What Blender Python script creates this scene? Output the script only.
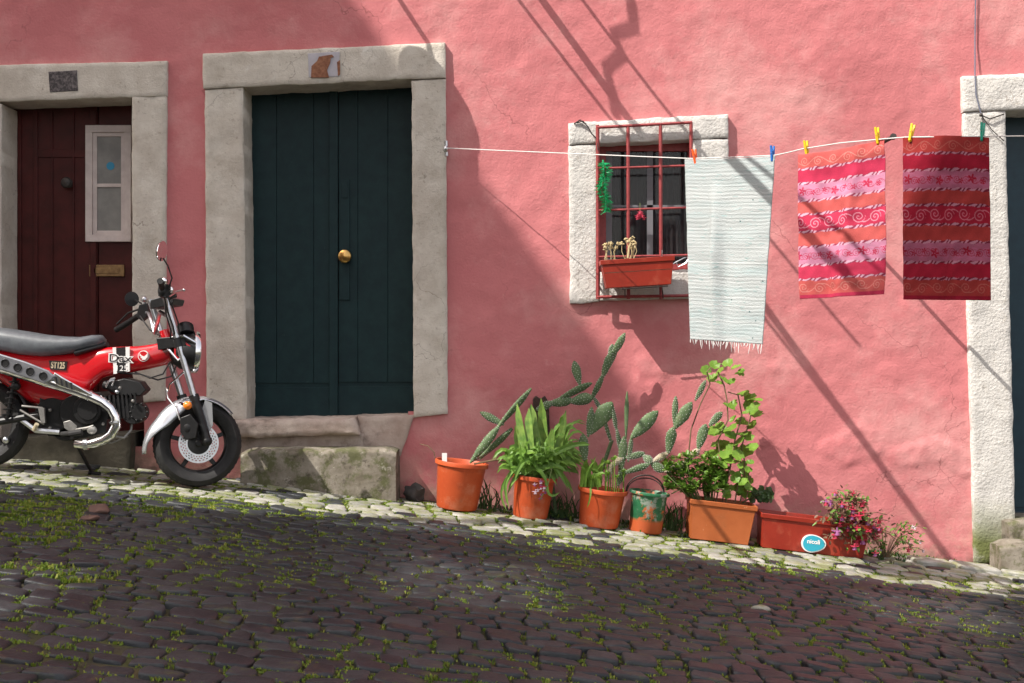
import bpy, bmesh, math, random
import numpy as np
from mathutils import Vector, Matrix, noise
random.seed(7)
for o in list(bpy.data.objects): bpy.data.objects.remove(o)
scn = bpy.context.scene
C = scn.collection
R = math.radians
# ---------------------------------------------------------------- camera, sky, sun, exposure
cam = bpy.data.objects.new('camera', bpy.data.cameras.new('camera')); C.objects.link(cam)
cam.location = (0, -8, 1.3); cam.rotation_euler = (R(90), 0, 0)
cam.data.lens = 45; cam.data.sensor_width = 36; cam.data.clip_end = 500
scn.camera = cam
SUN = Vector((1.5, 1.0, -2.1))                    # direction the light travels
SELEV = math.atan2(2.1, math.hypot(1.5, 1.0))
w = bpy.data.worlds.new('World'); scn.world = w; w.use_nodes = True
nt = w.node_tree; bgn = nt.nodes['Background']
sky = nt.nodes.new('ShaderNodeTexSky'); sky.sky_type = 'NISHITA'; sky.sun_disc = False
sky.sun_elevation = SELEV; sky.sun_rotation = math.atan2(-1.5, -1.0)
sky.air_density = 1.0; sky.dust_density = 2.5; sky.ozone_density = 1.0
hs_ = nt.nodes.new('ShaderNodeHueSaturation'); hs_.inputs['Saturation'].default_value = .4; nt.links.new(sky.outputs[0], hs_.inputs['Color'])
wm_ = nt.nodes.new('ShaderNodeMix'); wm_.data_type = 'RGBA'; wm_.blend_type = 'MULTIPLY'; wm_.inputs[0].default_value = 1; wm_.inputs[7].default_value = (1, .93, .875, 1); nt.links.new(hs_.outputs[0], wm_.inputs[6])
nt.links.new(wm_.outputs[2], bgn.inputs[0]); bgn.inputs[1].default_value = 0.15
sd = bpy.data.lights.new('sun', 'SUN'); sun = bpy.data.objects.new('sun', sd); C.objects.link(sun)
sd.energy = 3.3; sd.angle = R(0.25); sd.color = (1, 0.95, 0.87)
sun.rotation_euler = SUN.to_track_quat('-Z', 'Y').to_euler(); sun.location = (-15, -10, 25)
vs = scn.view_settings; vs.view_transform = 'Standard'; vs.look = 'None'; vs.gamma = 1; vs.use_curve_mapping = False
vs.exposure = 1.15

# ---------------------------------------------------------------- helpers
FP = 1280.0
def W(px, py, q=0.0):
    d = 8.0 - q
    return Vector(((px-512)/FP*d, -q, 1.3 + (341.5-py)/FP*d))
def sc(q=0.0): return (8.0-q)/FP                  # metres per pixel at q metres before the wall
def zg(x, y=0.0):
    if x < -1.5: return 0.434 + 0.09*(-1.5-x)
    return 0.254 - 0.12*x
GT = Matrix.Rotation(math.atan(0.12), 4, 'Y')     # tilt that follows the street

class MB:
    def __init__(s): s.v = []; s.f = []; s.m = []; s.mi = 0
    def add(s, vs_, fs):
        n = len(s.v); s.v += [tuple(p) for p in vs_]; s.f += [tuple(i+n for i in f) for f in fs]; s.m += [s.mi]*len(fs); return s
    def box(s, a, b):
        x0, y0, z0 = a; x1, y1, z1 = b
        return s.hexa([(x0,y0,z0),(x1,y0,z0),(x1,y1,z0),(x0,y1,z0),(x0,y0,z1),(x1,y0,z1),(x1,y1,z1),(x0,y1,z1)])
    def hexa(s, p): return s.add(p, [(0,3,2,1),(4,5,6,7),(0,1,5,4),(1,2,6,5),(2,3,7,6),(3,0,4,7)])
    def plate(s, pts, q0, q1):                    # outline of (px,py) read at q0, made solid from q0 back to q1
        P = [W(x, y, q0) for x, y in pts]; n = len(P)
        vs_ = P + [Vector((p.x, -q1, p.z)) for p in P]
        fs = [tuple(range(n)), tuple(range(2*n-1, n-1, -1))] + [(i, i+n, (i+1) % n + n, (i+1) % n) for i in range(n)]
        return s.add(vs_, fs)
    def tube(s, pts, r, n=8, flat=1.0, flatdir=None, cap=True):
        pts = [Vector(p) for p in pts]; k = len(pts)
        rs = r if isinstance(r, (list, tuple)) else [r]*k
        rings = []; up = None
        for i, p in enumerate(pts):
            t = (pts[min(i+1, k-1)] - pts[max(i-1, 0)]).normalized()
            if up is None: up = flatdir.copy() if flatdir else (Vector((0,0,1)) if abs(t.z) < .9 else Vector((1,0,0)))
            a = (up - t*up.dot(t)).normalized(); b = t.cross(a); up = a
            rings.append([p + a*math.cos(2*math.pi*j/n)*rs[i]*flat + b*math.sin(2*math.pi*j/n)*rs[i] for j in range(n)])
        fs = []
        for i in range(k-1):
            for j in range(n): fs.append((i*n+j, i*n+(j+1) % n, (i+1)*n+(j+1) % n, (i+1)*n+j))
        if cap: fs += [tuple(range(n-1, -1, -1)), tuple((k-1)*n+j for j in range(n))]
        return s.add([p for rg in rings for p in rg], fs)
    def lathe(s, prof, M, n=32, cap=False):       # prof (r,z) round the local z axis, M places it
        k = len(prof)
        vs_ = [M @ Vector((r*math.cos(2*math.pi*j/n), r*math.sin(2*math.pi*j/n), z)) for r, z in prof for j in range(n)]
        fs = [(i*n+j, i*n+(j+1) % n, (i+1)*n+(j+1) % n, (i+1)*n+j) for i in range(k-1) for j in range(n)]
        if cap: fs += [tuple(range(n-1, -1, -1)), tuple((k-1)*n+j for j in range(n))]
        return s.add(vs_, fs)
    def ball(s, c, r, M=None, n=12, m=8):
        c = Vector(c); r = Vector(r) if not isinstance(r, (int, float)) else Vector((r, r, r))
        M = M or Matrix.Identity(3)
        vs_ = [c + M @ Vector((0, 0, r.z))]
        for i in range(1, m):
            a = math.pi*i/m
            for j in range(n):
                b = 2*math.pi*j/n
                vs_.append(c + M @ Vector((r.x*math.sin(a)*math.cos(b), r.y*math.sin(a)*math.sin(b), r.z*math.cos(a))))
        vs_.append(c - M @ Vector((0, 0, r.z))); L = len(vs_)-1
        fs = [(0, 1+j, 1+(j+1) % n) for j in range(n)]
        for i in range(m-2):
            for j in range(n): fs.append((1+i*n+j, 1+(i+1)*n+j, 1+(i+1)*n+(j+1) % n, 1+i*n+(j+1) % n))
        fs += [(L, 1+(m-2)*n+(j+1) % n, 1+(m-2)*n+j) for j in range(n)]
        return s.add(vs_, fs)
    def build(s, name, mat, parent=None, smooth=35, bevel=0, root=None):
        me = bpy.data.meshes.new(name)
        o = bpy.data.objects.new(name, me)
        off = Vector((0,0,0))
        if parent is not None:
            r = parent
            while r is not None: off += r.location; r = r.parent
            o.parent = parent
        elif root is not None:
            off = Vector(root); o.location = off
        me.from_pydata([tuple(Vector(p)-off) for p in s.v], [], s.f)
        mats = mat if isinstance(mat, (list, tuple)) else [mat]
        for m_ in mats: me.materials.append(m_)
        if len(mats) > 1: me.polygons.foreach_set('material_index', s.m)
        me.validate(); me.update()
        bm = bmesh.new(); bm.from_mesh(me); bmesh.ops.recalc_face_normals(bm, faces=bm.faces); bm.to_mesh(me); bm.free()
        if smooth:
            me.polygons.foreach_set('use_smooth', [True]*len(me.polygons)); me.set_sharp_from_angle(angle=R(smooth))
        if bevel:
            b = o.modifiers.new('bevel', 'BEVEL'); b.width = bevel; b.segments = 2; b.limit_method = 'ANGLE'; b.angle_limit = R(40)
        C.objects.link(o)
        return o
def tag(o, label=None, cat=None, group=None, kind=None):
    if label: o['label'] = label
    if cat: o['category'] = cat
    if group: o['group'] = group
    if kind: o['kind'] = kind
    return o
def thing(name, label, cat, loc, group=None):
    o = bpy.data.objects.new(name, None); C.objects.link(o); o.location = loc; o.empty_display_size = .1
    return tag(o, label, cat, group)

# ---------------------------------------------------------------- materials
MATS = {}
def mat(name, c1, c2=None, scale=8, rough=.6, bump=0, bscale=60, metal=0, spec=.5, coat=0, stops=None, detail=6, stain=None, transl=0, disp2=None):
    m = bpy.data.materials.new(name); m.use_nodes = True; t = m.node_tree; N = t.nodes; L = t.links
    b = N['Principled BSDF']; b.inputs['Roughness'].default_value = rough; b.inputs['Metallic'].default_value = metal
    b.inputs['Specular IOR Level'].default_value = spec; b.inputs['Coat Weight'].default_value = coat
    tc = N.new('ShaderNodeTexCoord'); co = tc.outputs['Object']
    col = None
    if c2 is None: b.inputs['Base Color'].default_value = (*c1, 1)
    else:
        n = N.new('ShaderNodeTexNoise'); n.inputs['Scale'].default_value = scale; n.inputs['Detail'].default_value = detail; n.inputs['Roughness'].default_value = .62
        L.new(co, n.inputs['Vector'])
        r = N.new('ShaderNodeValToRGB'); r.color_ramp.elements[0].color = (*c1, 1); r.color_ramp.elements[1].color = (*c2, 1)
        lo, hi = stops or (.35, .65); r.color_ramp.elements[0].position = lo; r.color_ramp.elements[1].position = hi
        L.new(n.outputs['Fac'], r.inputs[0]); col = r.outputs[0]
    for st in (stain or []):                       # (colour, scale, lo, hi, amount)
        n2 = N.new('ShaderNodeTexNoise'); n2.inputs['Scale'].default_value = st[1]; n2.inputs['Detail'].default_value = 8; n2.inputs['Roughness'].default_value = .7
        mp = N.new('ShaderNodeMapping'); mp.inputs['Location'].default_value = (3.1*st[1], 7.7, 1.3); L.new(co, mp.inputs[0]); L.new(mp.outputs[0], n2.inputs['Vector'])
        mr = N.new('ShaderNodeMapRange'); mr.inputs[1].default_value = st[2]; mr.inputs[2].default_value = st[3]; mr.inputs[4].default_value = st[4]
        L.new(n2.outputs['Fac'], mr.inputs[0])
        fac = mr.outputs[0]
        if len(st) > 5:                            # only below / above a world height
            g = N.new('ShaderNodeNewGeometry'); sx = N.new('ShaderNodeSeparateXYZ'); L.new(g.outputs['Position'], sx.inputs[0])
            m2 = N.new('ShaderNodeMapRange'); m2.inputs[1].default_value = st[5]; m2.inputs[2].default_value = st[6]; m2.inputs[3].default_value = 1; m2.inputs[4].default_value = 0
            ad = N.new('ShaderNodeMath'); ad.operation = 'MULTIPLY_ADD'; ad.inputs[1].default_value = .12; L.new(sx.outputs[0], ad.inputs[0]); L.new(sx.outputs[2], ad.inputs[2])
            L.new(ad.outputs[0], m2.inputs[0]); mu = N.new('ShaderNodeMath'); mu.operation = 'MULTIPLY'; L.new(fac, mu.inputs[0]); L.new(m2.outputs[0], mu.inputs[1]); fac = mu.outputs[0]
        mx = N.new('ShaderNodeMix'); mx.data_type = 'RGBA'; L.new(fac, mx.inputs[0])
        if col is None: mx.inputs[6].default_value = (*c1, 1)
        else: L.new(col, mx.inputs[6])
        mx.inputs[7].default_value = (*st[0], 1); col = mx.outputs[2]
    if col is not None: L.new(col, b.inputs['Base Color'])
    if bump:
        n = N.new('ShaderNodeTexNoise'); n.inputs['Scale'].default_value = bscale; n.inputs['Detail'].default_value = 8; n.inputs['Roughness'].default_value = .6; L.new(co, n.inputs['Vector'])
        h = n.outputs['Fac']
        if disp2:                                  # (scale, weight): a second coarser relief
            n3 = N.new('ShaderNodeTexNoise'); n3.inputs['Scale'].default_value = disp2[0]; n3.inputs['Detail'].default_value = 4; L.new(co, n3.inputs['Vector'])
            ma = N.new('ShaderNodeMath'); ma.operation = 'MULTIPLY_ADD'; ma.inputs[1].default_value = disp2[1]; L.new(n3.outputs['Fac'], ma.inputs[0]); L.new(h, ma.inputs[2]); h = ma.outputs[0]
        bp = N.new('ShaderNodeBump'); bp.inputs['Strength'].default_value = 1; bp.inputs['Distance'].default_value = bump; L.new(h, bp.inputs['Height']); L.new(bp.outputs[0], b.inputs['Normal'])
    if transl:
        tr = N.new('ShaderNodeBsdfTranslucent'); mxs = N.new('ShaderNodeMixShader'); mxs.inputs[0].default_value = transl
        if col is not None: L.new(col, tr.inputs[0])
        else: tr.inputs[0].default_value = (*c1, 1)
        L.new(b.outputs[0], mxs.inputs[1]); L.new(tr.outputs[0], mxs.inputs[2]); L.new(mxs.outputs[0], N['Material Output'].inputs[0])
    MATS[name] = m; return m
M = lambda k: MATS[k]
mat('pink', (.48,.150,.158), (.555,.195,.200), 1.6, .85, .0030, 65, spec=.2, stops=(.3,.7), disp2=(7, 2.5),
    stain=[((.64,.33,.315), .9, .48, .66, .75), ((.43,.125,.13), 2.2, .55, .72, .5), ((.60,.30,.29), 14, .62, .70, .35), ((.40,.17,.15), 30, .66, .72, .5), ((.50,.29,.24), 5, .44, .56, .85, .30, .62), ((.13,.11,.08), 9, .36, .58, .85, .24, .37)])
mat('stone', (.49,.435,.375), (.61,.56,.495), 7, .85, .0045, 85, spec=.25, disp2=(16,.8), stain=[((.36,.30,.25), 1.6, .48, .7, .6), ((.24,.19,.15), 34, .60, .68, .6), ((.70,.68,.65), 9, .6, .72, .5), ((.30,.24,.18), 3, .55, .72, .6), ((.16,.13,.10), 22, .62, .72, .5)])
mat('white_stone', (.50,.48,.455), (.60,.575,.54), 6, .85, .0065, 60, spec=.2, disp2=(15, .7), stain=[((.34,.30,.25), 18, .56, .68, .55), ((.12,.14,.035), 5, .30, .50, .95, .40, .70)])
mat('dark_base', (.035,.030,.02), (.08,.07,.05), 7, .9, .005, 30)
mat('mossy_stone', (.12,.10,.072), (.25,.22,.18), 7, .9, .005, 30, stain=[((.065,.07,.02), 9, .47, .58, .85), ((.04,.03,.02), 14, .55, .64, .7), ((.45,.42,.36), 20, .62, .68, .5)])
mat('threshold', (.33,.25,.21), (.46,.38,.33), 7, .85, .005, 25, stain=[((.12,.09,.07), 5, .52, .66, .7)])
mat('teal', (.004,.018,.022), (.007,.027,.030), 14, .5, .0006, 30, spec=.22, stain=[((.03,.06,.06), 40, .66, .72, .7)])
mat('blue_door', (.003,.022,.038), (.005,.03,.048), 14, .45, .0006, 30, spec=.4)
mat('maroon', (.042,.006,.005), (.070,.010,.009), 9, .42, .0008, 25, spec=.25, stain=[((.075,.028,.028), 6, .58, .75, .35)])
mat('red_iron', (.21,.028,.030), (.32,.05,.05), 30, .5, .0006, 80, stain=[((.10,.03,.02), 25, .6, .7, .7)])
mat('white_wood', (.50,.42,.40), (.62,.54,.51), 12, .6, .0006, 50)
mat('glass_dark', (.010,.011,.014), None, rough=.08, spec=.6)
mat('glass_pale', (.17,.165,.16), (.24,.235,.22), 8, rough=.3, spec=.5)
mat('curtain', (.10,.085,.09), (.17,.15,.155), 3, .9)
mat('mullion', (.15,.145,.16), None, rough=.7)
mat('sticker_blue', (.03,.25,.42), None, rough=.5)
mat('brass', (.62,.38,.13), (.50,.28,.09), 30, .28, metal=1)
mat('brass_dull', (.30,.19,.09), (.2,.12,.06), 40, .4, metal=.8)
mat('iron_dark', (.03,.028,.027), (.06,.05,.045), 40, .55, metal=.5)
mat('rust', (.16,.055,.025), (.30,.13,.07), 40, .8)
mat('plate_dark', (.035,.028,.03), (.20,.17,.17), 60, .7, stops=(.42,.72))
mat('tile', (.36,.34,.38), (.45,.42,.46), 15, .4)
mat('soil', (.035,.022,.014), (.07,.045,.028), 30, .95, .006, 40)
mat('terracotta', (.44,.066,.018), (.52,.088,.025), 7, .5, .0005, 60, spec=.4, stain=[((.62,.30,.19), 7, .52, .74, .5), ((.16,.045,.025), 9, .56, .70, .6), ((.70,.45,.35), 38, .66, .72, .6)])
mat('terracotta_ochre', (.33,.082,.020), (.39,.105,.030), 7, .5, .0005, 60, spec=.4, stain=[((.22,.08,.03), 9, .55, .72, .5), ((.62,.36,.2), 34, .64, .7, .5)])
mat('plastic_red', (.25,.020,.009), (.30,.026,.012), 7, .4, .0004, 60, spec=.45, stain=[((.50,.14,.08), 8, .56, .74, .4), ((.14,.02,.012), 12, .56, .72, .5)])
mat('bucket_paint', (.02,.15,.06), (.012,.075,.035), 16, .5, .0006, 60, stain=[((.50,.12,.04), 9, .57, .60, .95), ((.30,.33,.29), 11, .54, .60, .85), ((.50,.10,.03), 3, .0, .1, 1, .325, .345)])
mat('cactus', (.060,.105,.045), (.115,.165,.075), 14, .6, .002, 90, spec=.3, stain=[((.42,.47,.33), 75, .60, .66, .8), ((.28,.23,.14), 5, .6, .78, .6)])
mat('cactus_dry', (.42,.33,.26), (.30,.26,.15), 14, .8, .001, 80)
mat('leaf_lime', (.11,.23,.028), (.21,.35,.05), 12, .45, spec=.4, transl=.35)
mat('leaf_mid', (.10,.21,.03), (.17,.31,.05), 14, .45, spec=.4, transl=.3)
mat('leaf_dark', (.028,.065,.018), (.06,.115,.03), 10, .5, transl=.2)
mat('leaf_sword', (.10,.20,.04), (.22,.33,.07), 26, .4, spec=.4, transl=.2)
mat('leaf_olive', (.13,.09,.045), (.24,.10,.075), 20, .6, transl=.25)
mat('grass', (.09,.16,.014), (.21,.29,.03), 3, .7, transl=.3)
mat('grass_yellow', (.22,.26,.035), (.34,.33,.06), 3, .7, transl=.3)
mat('petal_pink', (.52,.02,.06), (.62,.07,.13), 20, .5, transl=.3)
mat('petal_purple', (.28,.07,.26), (.45,.16,.36), 20, .5, transl=.3)
mat('petal_white', (.75,.62,.70), None, rough=.5, transl=.3)
mat('dried', (.40,.30,.15), (.52,.43,.24), 20, .8)
mat('stem', (.12,.07,.04), (.17,.12,.06), 20, .8)
mat('stem_green', (.10,.17,.05), (.2,.22,.08), 20, .7)
mat('bark', (.03,.016,.012), (.075,.038,.028), 20, .9, .006, 30)
mat('black_plastic', (.007,.007,.0075), (.012,.012,.013), 20, .45)
mat('rubber', (.008,.0075,.008), (.017,.016,.016), 25, .75, .0008, 90)
mat('seat_vinyl', (.075,.082,.092), (.11,.12,.13), 30, .36, .0004, 200, spec=.6)
mat('red_paint', (.50,.004,.010), None, rough=.22, spec=.5, coat=1)
mat('chrome', (.86,.86,.87), None, rough=.09, metal=1)
mat('steel', (.62,.63,.65), (.5,.51,.53), 40, .28, metal=1)
mat('silver_paint', (.50,.51,.54), None, rough=.25, metal=.7, coat=.6)
mat('heat_shield', (.30,.31,.34), (.38,.39,.42), 30, .35, metal=.8)
mat('engine_black', (.008,.008,.0085), (.017,.0165,.017), 40, .45, metal=.3)
mat('cast_alloy', (.33,.32,.30), (.22,.21,.20), 40, .5, metal=.7)
mat('orange_lens', (.80,.20,.01), None, rough=.2, coat=.7)
mat('lamp_glass', (.65,.68,.70), None, rough=.08, spec=.8)
mat('white_print', (.75,.72,.70), None, rough=.4)
mat('black_print', (.012,.011,.012), None, rough=.4)
mat('gold_print', (.45,.38,.26), None, rough=.4)
mat('tinsel', (.005,.26,.085), (.01,.45,.16), 60, .3, spec=.7)
mat('rope_white', (.62,.60,.58), None, rough=.8)
mat('wire_grey', (.13,.14,.19), None, rough=.6)
mat('peg_orange', (.85,.11,.015), None, rough=.4); mat('peg_blue', (.015,.13,.45), None, rough=.4)
mat('peg_yellow', (.80,.50,.015), None, rough=.4); mat('peg_green', (.01,.30,.20), None, rough=.4)
mat('sign_teal', (.02,.30,.40), None, rough=.4)
mat('opposite', (.52,.47,.38), (.60,.55,.46), 2, .85); mat('roof_tile', (.30,.12,.07), (.4,.17,.1), 8, .8)
mat('wood_grey', (.16,.12,.09), (.26,.20,.15), 12, .8)
mat('loose_stone', (.085,.045,.035), (.15,.085,.065), 12, .85, .003, 40)
mat('debris', (.02,.018,.018), (.05,.045,.04), 20, .7, .005, 30)

def add_cracks(m, scale, width, colr):
    t = m.node_tree; N = t.nodes; L = t.links; b = N['Principled BSDF']; src = b.inputs['Base Color'].links[0].from_socket
    tc = N.new('ShaderNodeTexCoord'); nz_ = N.new('ShaderNodeTexNoise'); nz_.inputs['Scale'].default_value = 5; nz_.inputs['Detail'].default_value = 8; L.new(tc.outputs['Object'], nz_.inputs['Vector'])
    va = N.new('ShaderNodeVectorMath'); va.operation = 'MULTIPLY_ADD'; va.inputs[1].default_value = (.35,.35,.35); L.new(nz_.outputs['Color'], va.inputs[0]); L.new(tc.outputs['Object'], va.inputs[2])
    vo = N.new('ShaderNodeTexVoronoi'); vo.feature = 'DISTANCE_TO_EDGE'; vo.inputs['Scale'].default_value = scale; L.new(va.outputs[0], vo.inputs['Vector'])
    lt = N.new('ShaderNodeMapRange'); lt.inputs[1].default_value = 0; lt.inputs[2].default_value = width; lt.inputs[3].default_value = .75; lt.inputs[4].default_value = 0; L.new(vo.outputs['Distance'], lt.inputs[0])
    n2 = N.new('ShaderNodeTexNoise'); n2.inputs['Scale'].default_value = 1.3; L.new(tc.outputs['Object'], n2.inputs['Vector'])
    mk = N.new('ShaderNodeMapRange'); mk.inputs[1].default_value = .50; mk.inputs[2].default_value = .60; L.new(n2.outputs['Fac'], mk.inputs[0])
    mu = N.new('ShaderNodeMath'); mu.operation = 'MULTIPLY'; L.new(lt.outputs[0], mu.inputs[0]); L.new(mk.outputs[0], mu.inputs[1])
    mx = N.new('ShaderNodeMix'); mx.data_type = 'RGBA'; L.new(mu.outputs[0], mx.inputs[0]); L.new(src, mx.inputs[6]); mx.inputs[7].default_value = (*colr, 1); L.new(mx.outputs[2], b.inputs['Base Color'])
add_cracks(M('pink'), 1.1, .0045, (.25,.08,.08)); add_cracks(M('stone'), 3, .010, (.16,.12,.10)); add_cracks(M('white_stone'), 3.5, .012, (.25,.21,.18))

# ---------------------------------------------------------------- street: soil bed and cobbles
def nz(x, y, z=0): return noise.noise(Vector((x, y, z)))
HX, HY = .125, .104
_rr = random.Random(55); ROWS = [-.03]
while ROWS[-1] > -5.4: ROWS.append(ROWS[-1]-HY*_rr.uniform(.82, 1.2))
def line_y(x, j): return ROWS[j]+.016*nz(x*7, j*5.3, 2)+.10*nz(x*.45, ROWS[j]*.4, 3)+.03*math.sin(x*1.4)
def joint_x(i, j): r = random.Random(i*7919+j*104729); return -4.6+i*HX+(.5*HX if j % 2 else 0)+r.uniform(-.030, .030)+.12*nz(j*.9, 4)
def street():
    b = MB(); xs = np.linspace(-40, 40, 161); ys = np.linspace(-45, .5, 92)
    b.add([(x, y, zg(x) - .011) for x in xs for y in ys], [(i*92+j, i*92+j+1, (i+1)*92+j+1, (i+1)*92+j) for i in range(160) for j in range(91)])
    m = mat('street_soil', (.020,.017,.009), (.050,.058,.010), 6, .95, .008, 30, stops=(.38,.6), stain=[((.10,.065,.03), 3.5, .5, .7, .6)])
    tag(b.build('street', m), kind='structure')
    # cobbles
    st = MB(); rnd = random.Random(3)
    ny = len(ROWS)-1; nx = int(9.4/HX)
    for j in range(ny):
        for i in range(nx):
            xa, xb = joint_x(i, j), joint_x(i+1, j); r_ = random.Random(i*31+j*977); sa, sb = [random.Random((i+k_)*13+j*577).uniform(-.012, .012) for k_ in (0, 1)]
            P = [Vector((xa+sa, line_y(xa, j))), Vector((xb+sb, line_y(xb, j))), Vector((xb-sb, line_y(xb, j+1))), Vector((xa-sa, line_y(xa, j+1)))]
            cen = (P[0]+P[1]+P[2]+P[3])/4
            if cen.y > -.02: continue
            # rounded polygon
            gap = rnd.uniform(.84, .93)
            ring = []
            seedv = rnd.uniform(0, 99)
            K = 20
            for k in range(K):
                a = 2*math.pi*(k+.5)/K
                c_, s_ = math.cos(a), math.sin(a)
                e = 7                              # superellipse in the unit square
                rr = (abs(c_)**e + abs(s_)**e)**(-1/e)
                u, v = c_*rr, -s_*rr
                u = (u+1)/2; v = (1-v)/2
                p = (P[0]*(1-u)+P[1]*u)*(v) + (P[3]*(1-u)+P[2]*u)*(1-v)
                d = (p-cen)*gap*(1+.10*nz(c_*2.3+seedv, s_*1.3, seedv))
                ring.append(d)
            z0 = zg(cen.x); h = rnd.uniform(-.005, .007) + .010*nz(cen.x*1.3, cen.y*1.3)
            tx, ty = rnd.uniform(-.10, .10), rnd.uniform(-.09, .09)
            dome = rnd.uniform(.0005, .0035)
            vs_ = []; 
            for s_, dz in ((1.02, -.035), (1.0, -.007), (.955, -.001), (.86, .0015+dome*.3), (.45, dome)):
                for d in ring:
                    x, y = cen.x+d.x*s_, cen.y+d.y*s_
                    vs_.append((x, y, zg(x) + h + dz + tx*d.x*s_ + ty*d.y*s_ + (.0035*nz(x*28, y*28, 5) if s_ < 1 else 0)))
            vs_.append((cen.x, cen.y, zg(cen.x)+h+dome))
            fs = [(r_*K+k, r_*K+(k+1) % K, (r_+1)*K+(k+1) % K, (r_+1)*K+k) for r_ in range(4) for k in range(K)]
            fs += [(4*K+k, 4*K+(k+1) % K, 5*K) for k in range(K)]
            light = cen.y > -1.08 + .1*nz(cen.x*2, 0, 7)  # sun strip by the wall painted in as paler stones, ending near the shadow edge
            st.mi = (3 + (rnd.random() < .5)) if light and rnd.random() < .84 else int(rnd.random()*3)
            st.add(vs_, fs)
    ms = [mat('cobble_a', (.014,.0165,.0185), (.027,.0305,.034), 9, .50, .003, 60, spec=.4, stain=[((.07,.085,.02), 10, .56, .68, .6)]),  # first three darkened for the street shade, last two brightened for the sun strip
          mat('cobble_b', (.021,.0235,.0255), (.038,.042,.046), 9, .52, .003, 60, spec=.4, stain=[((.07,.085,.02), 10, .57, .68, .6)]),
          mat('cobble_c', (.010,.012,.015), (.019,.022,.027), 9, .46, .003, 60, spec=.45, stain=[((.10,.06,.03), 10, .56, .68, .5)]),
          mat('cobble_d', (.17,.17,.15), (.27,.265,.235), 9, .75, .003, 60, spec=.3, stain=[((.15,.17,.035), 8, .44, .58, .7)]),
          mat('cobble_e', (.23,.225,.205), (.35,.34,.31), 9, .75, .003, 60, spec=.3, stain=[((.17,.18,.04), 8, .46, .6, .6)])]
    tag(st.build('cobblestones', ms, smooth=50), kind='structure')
street()

# ---------------------------------------------------------------- pink house
house = thing('pink_house', 'pink rendered house wall with stone framed doors and one barred window', 'house', (0, 0, 0))
def inside(x, z, rects):
    for (a, b_, c, d) in rects:
        if a < x < c and d < z < b_: return True
    return False
def rect_px(x0, y0, x1, y1):
    a = W(x0, y0); b_ = W(x1, y1); return (a.x, a.z, b_.x, b_.z)
HOLES = [rect_px(-10, 88, 145, 445), rect_px(232, 72, 426, 411), rect_px(240, 400, 408, 430), rect_px(588, 134, 702, 284), rect_px(992, 96, 1260, 530)]
def relief(x, z):
    d = .011*noise.fractal(Vector((x*1.1, z*1.1, 2)), 1, 2, 3) + .0035*noise.fractal(Vector((x*5, z*6, 8)), .8, 2, 3)
    k = max(0, min(1, (x+.6)/.8))
    d += .0016*noise.fractal(Vector((x*4, z*5, 31)), .9, 2, 3) + k*(.0020*noise.fractal(Vector((x*16, z*18, 4)), .8, 2, 3))
    # flaked patches low on the right
    f = noise.noise(Vector((x*3, z*4, 20))) - (.22 + .25*max(0, z-.6))
    if x > .4 and f > 0: d += min(.007, f*.09)*(1+.8*noise.noise(Vector((x*22, z*22, 3))))
    return d
wb = MB(); sx, sz = .022, .022
xs = np.arange(-4.3, 4.7, sx); zs = np.arange(-.5, 3.75, sz); nxn, nzn = len(xs), len(zs)
vv = [(x, -relief(x, z), z) for x in xs for z in zs]; ff = []
for i in range(nxn-1):
    for j in range(nzn-1):
        if inside(xs[i]+sx/2, zs[j]+sz/2, HOLES): continue
        ff.append((i*nzn+j, (i+1)*nzn+j, (i+1)*nzn+j+1, i*nzn+j+1))
wb.add(vv, ff)
X0, X1, ZT = xs[0], xs[-1], zs[-1]
wb.add([(-12,0,-1.5),(X0,0,-1.5),(X0,0,9),(-12,0,9)], [(0,1,2,3)]); wb.add([(X1,0,-1.5),(12,0,-1.5),(12,0,9),(X1,0,9)], [(0,1,2,3)])
wb.add([(X0,0,ZT),(X1,0,ZT),(X1,0,9),(X0,0,9)], [(0,1,2,3)])
wb.add([(-12,0,9),(12,0,9),(12,6,9),(-12,6,9),(-12,6,-1.5),(12,6,-1.5),(-12,0,-1.5),(12,0,-1.5)], [(0,1,2,3),(2,3,4,5),(0,3,4,6),(1,2,5,7)])
wb.build('wall', M('pink'), house, smooth=60)

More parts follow.
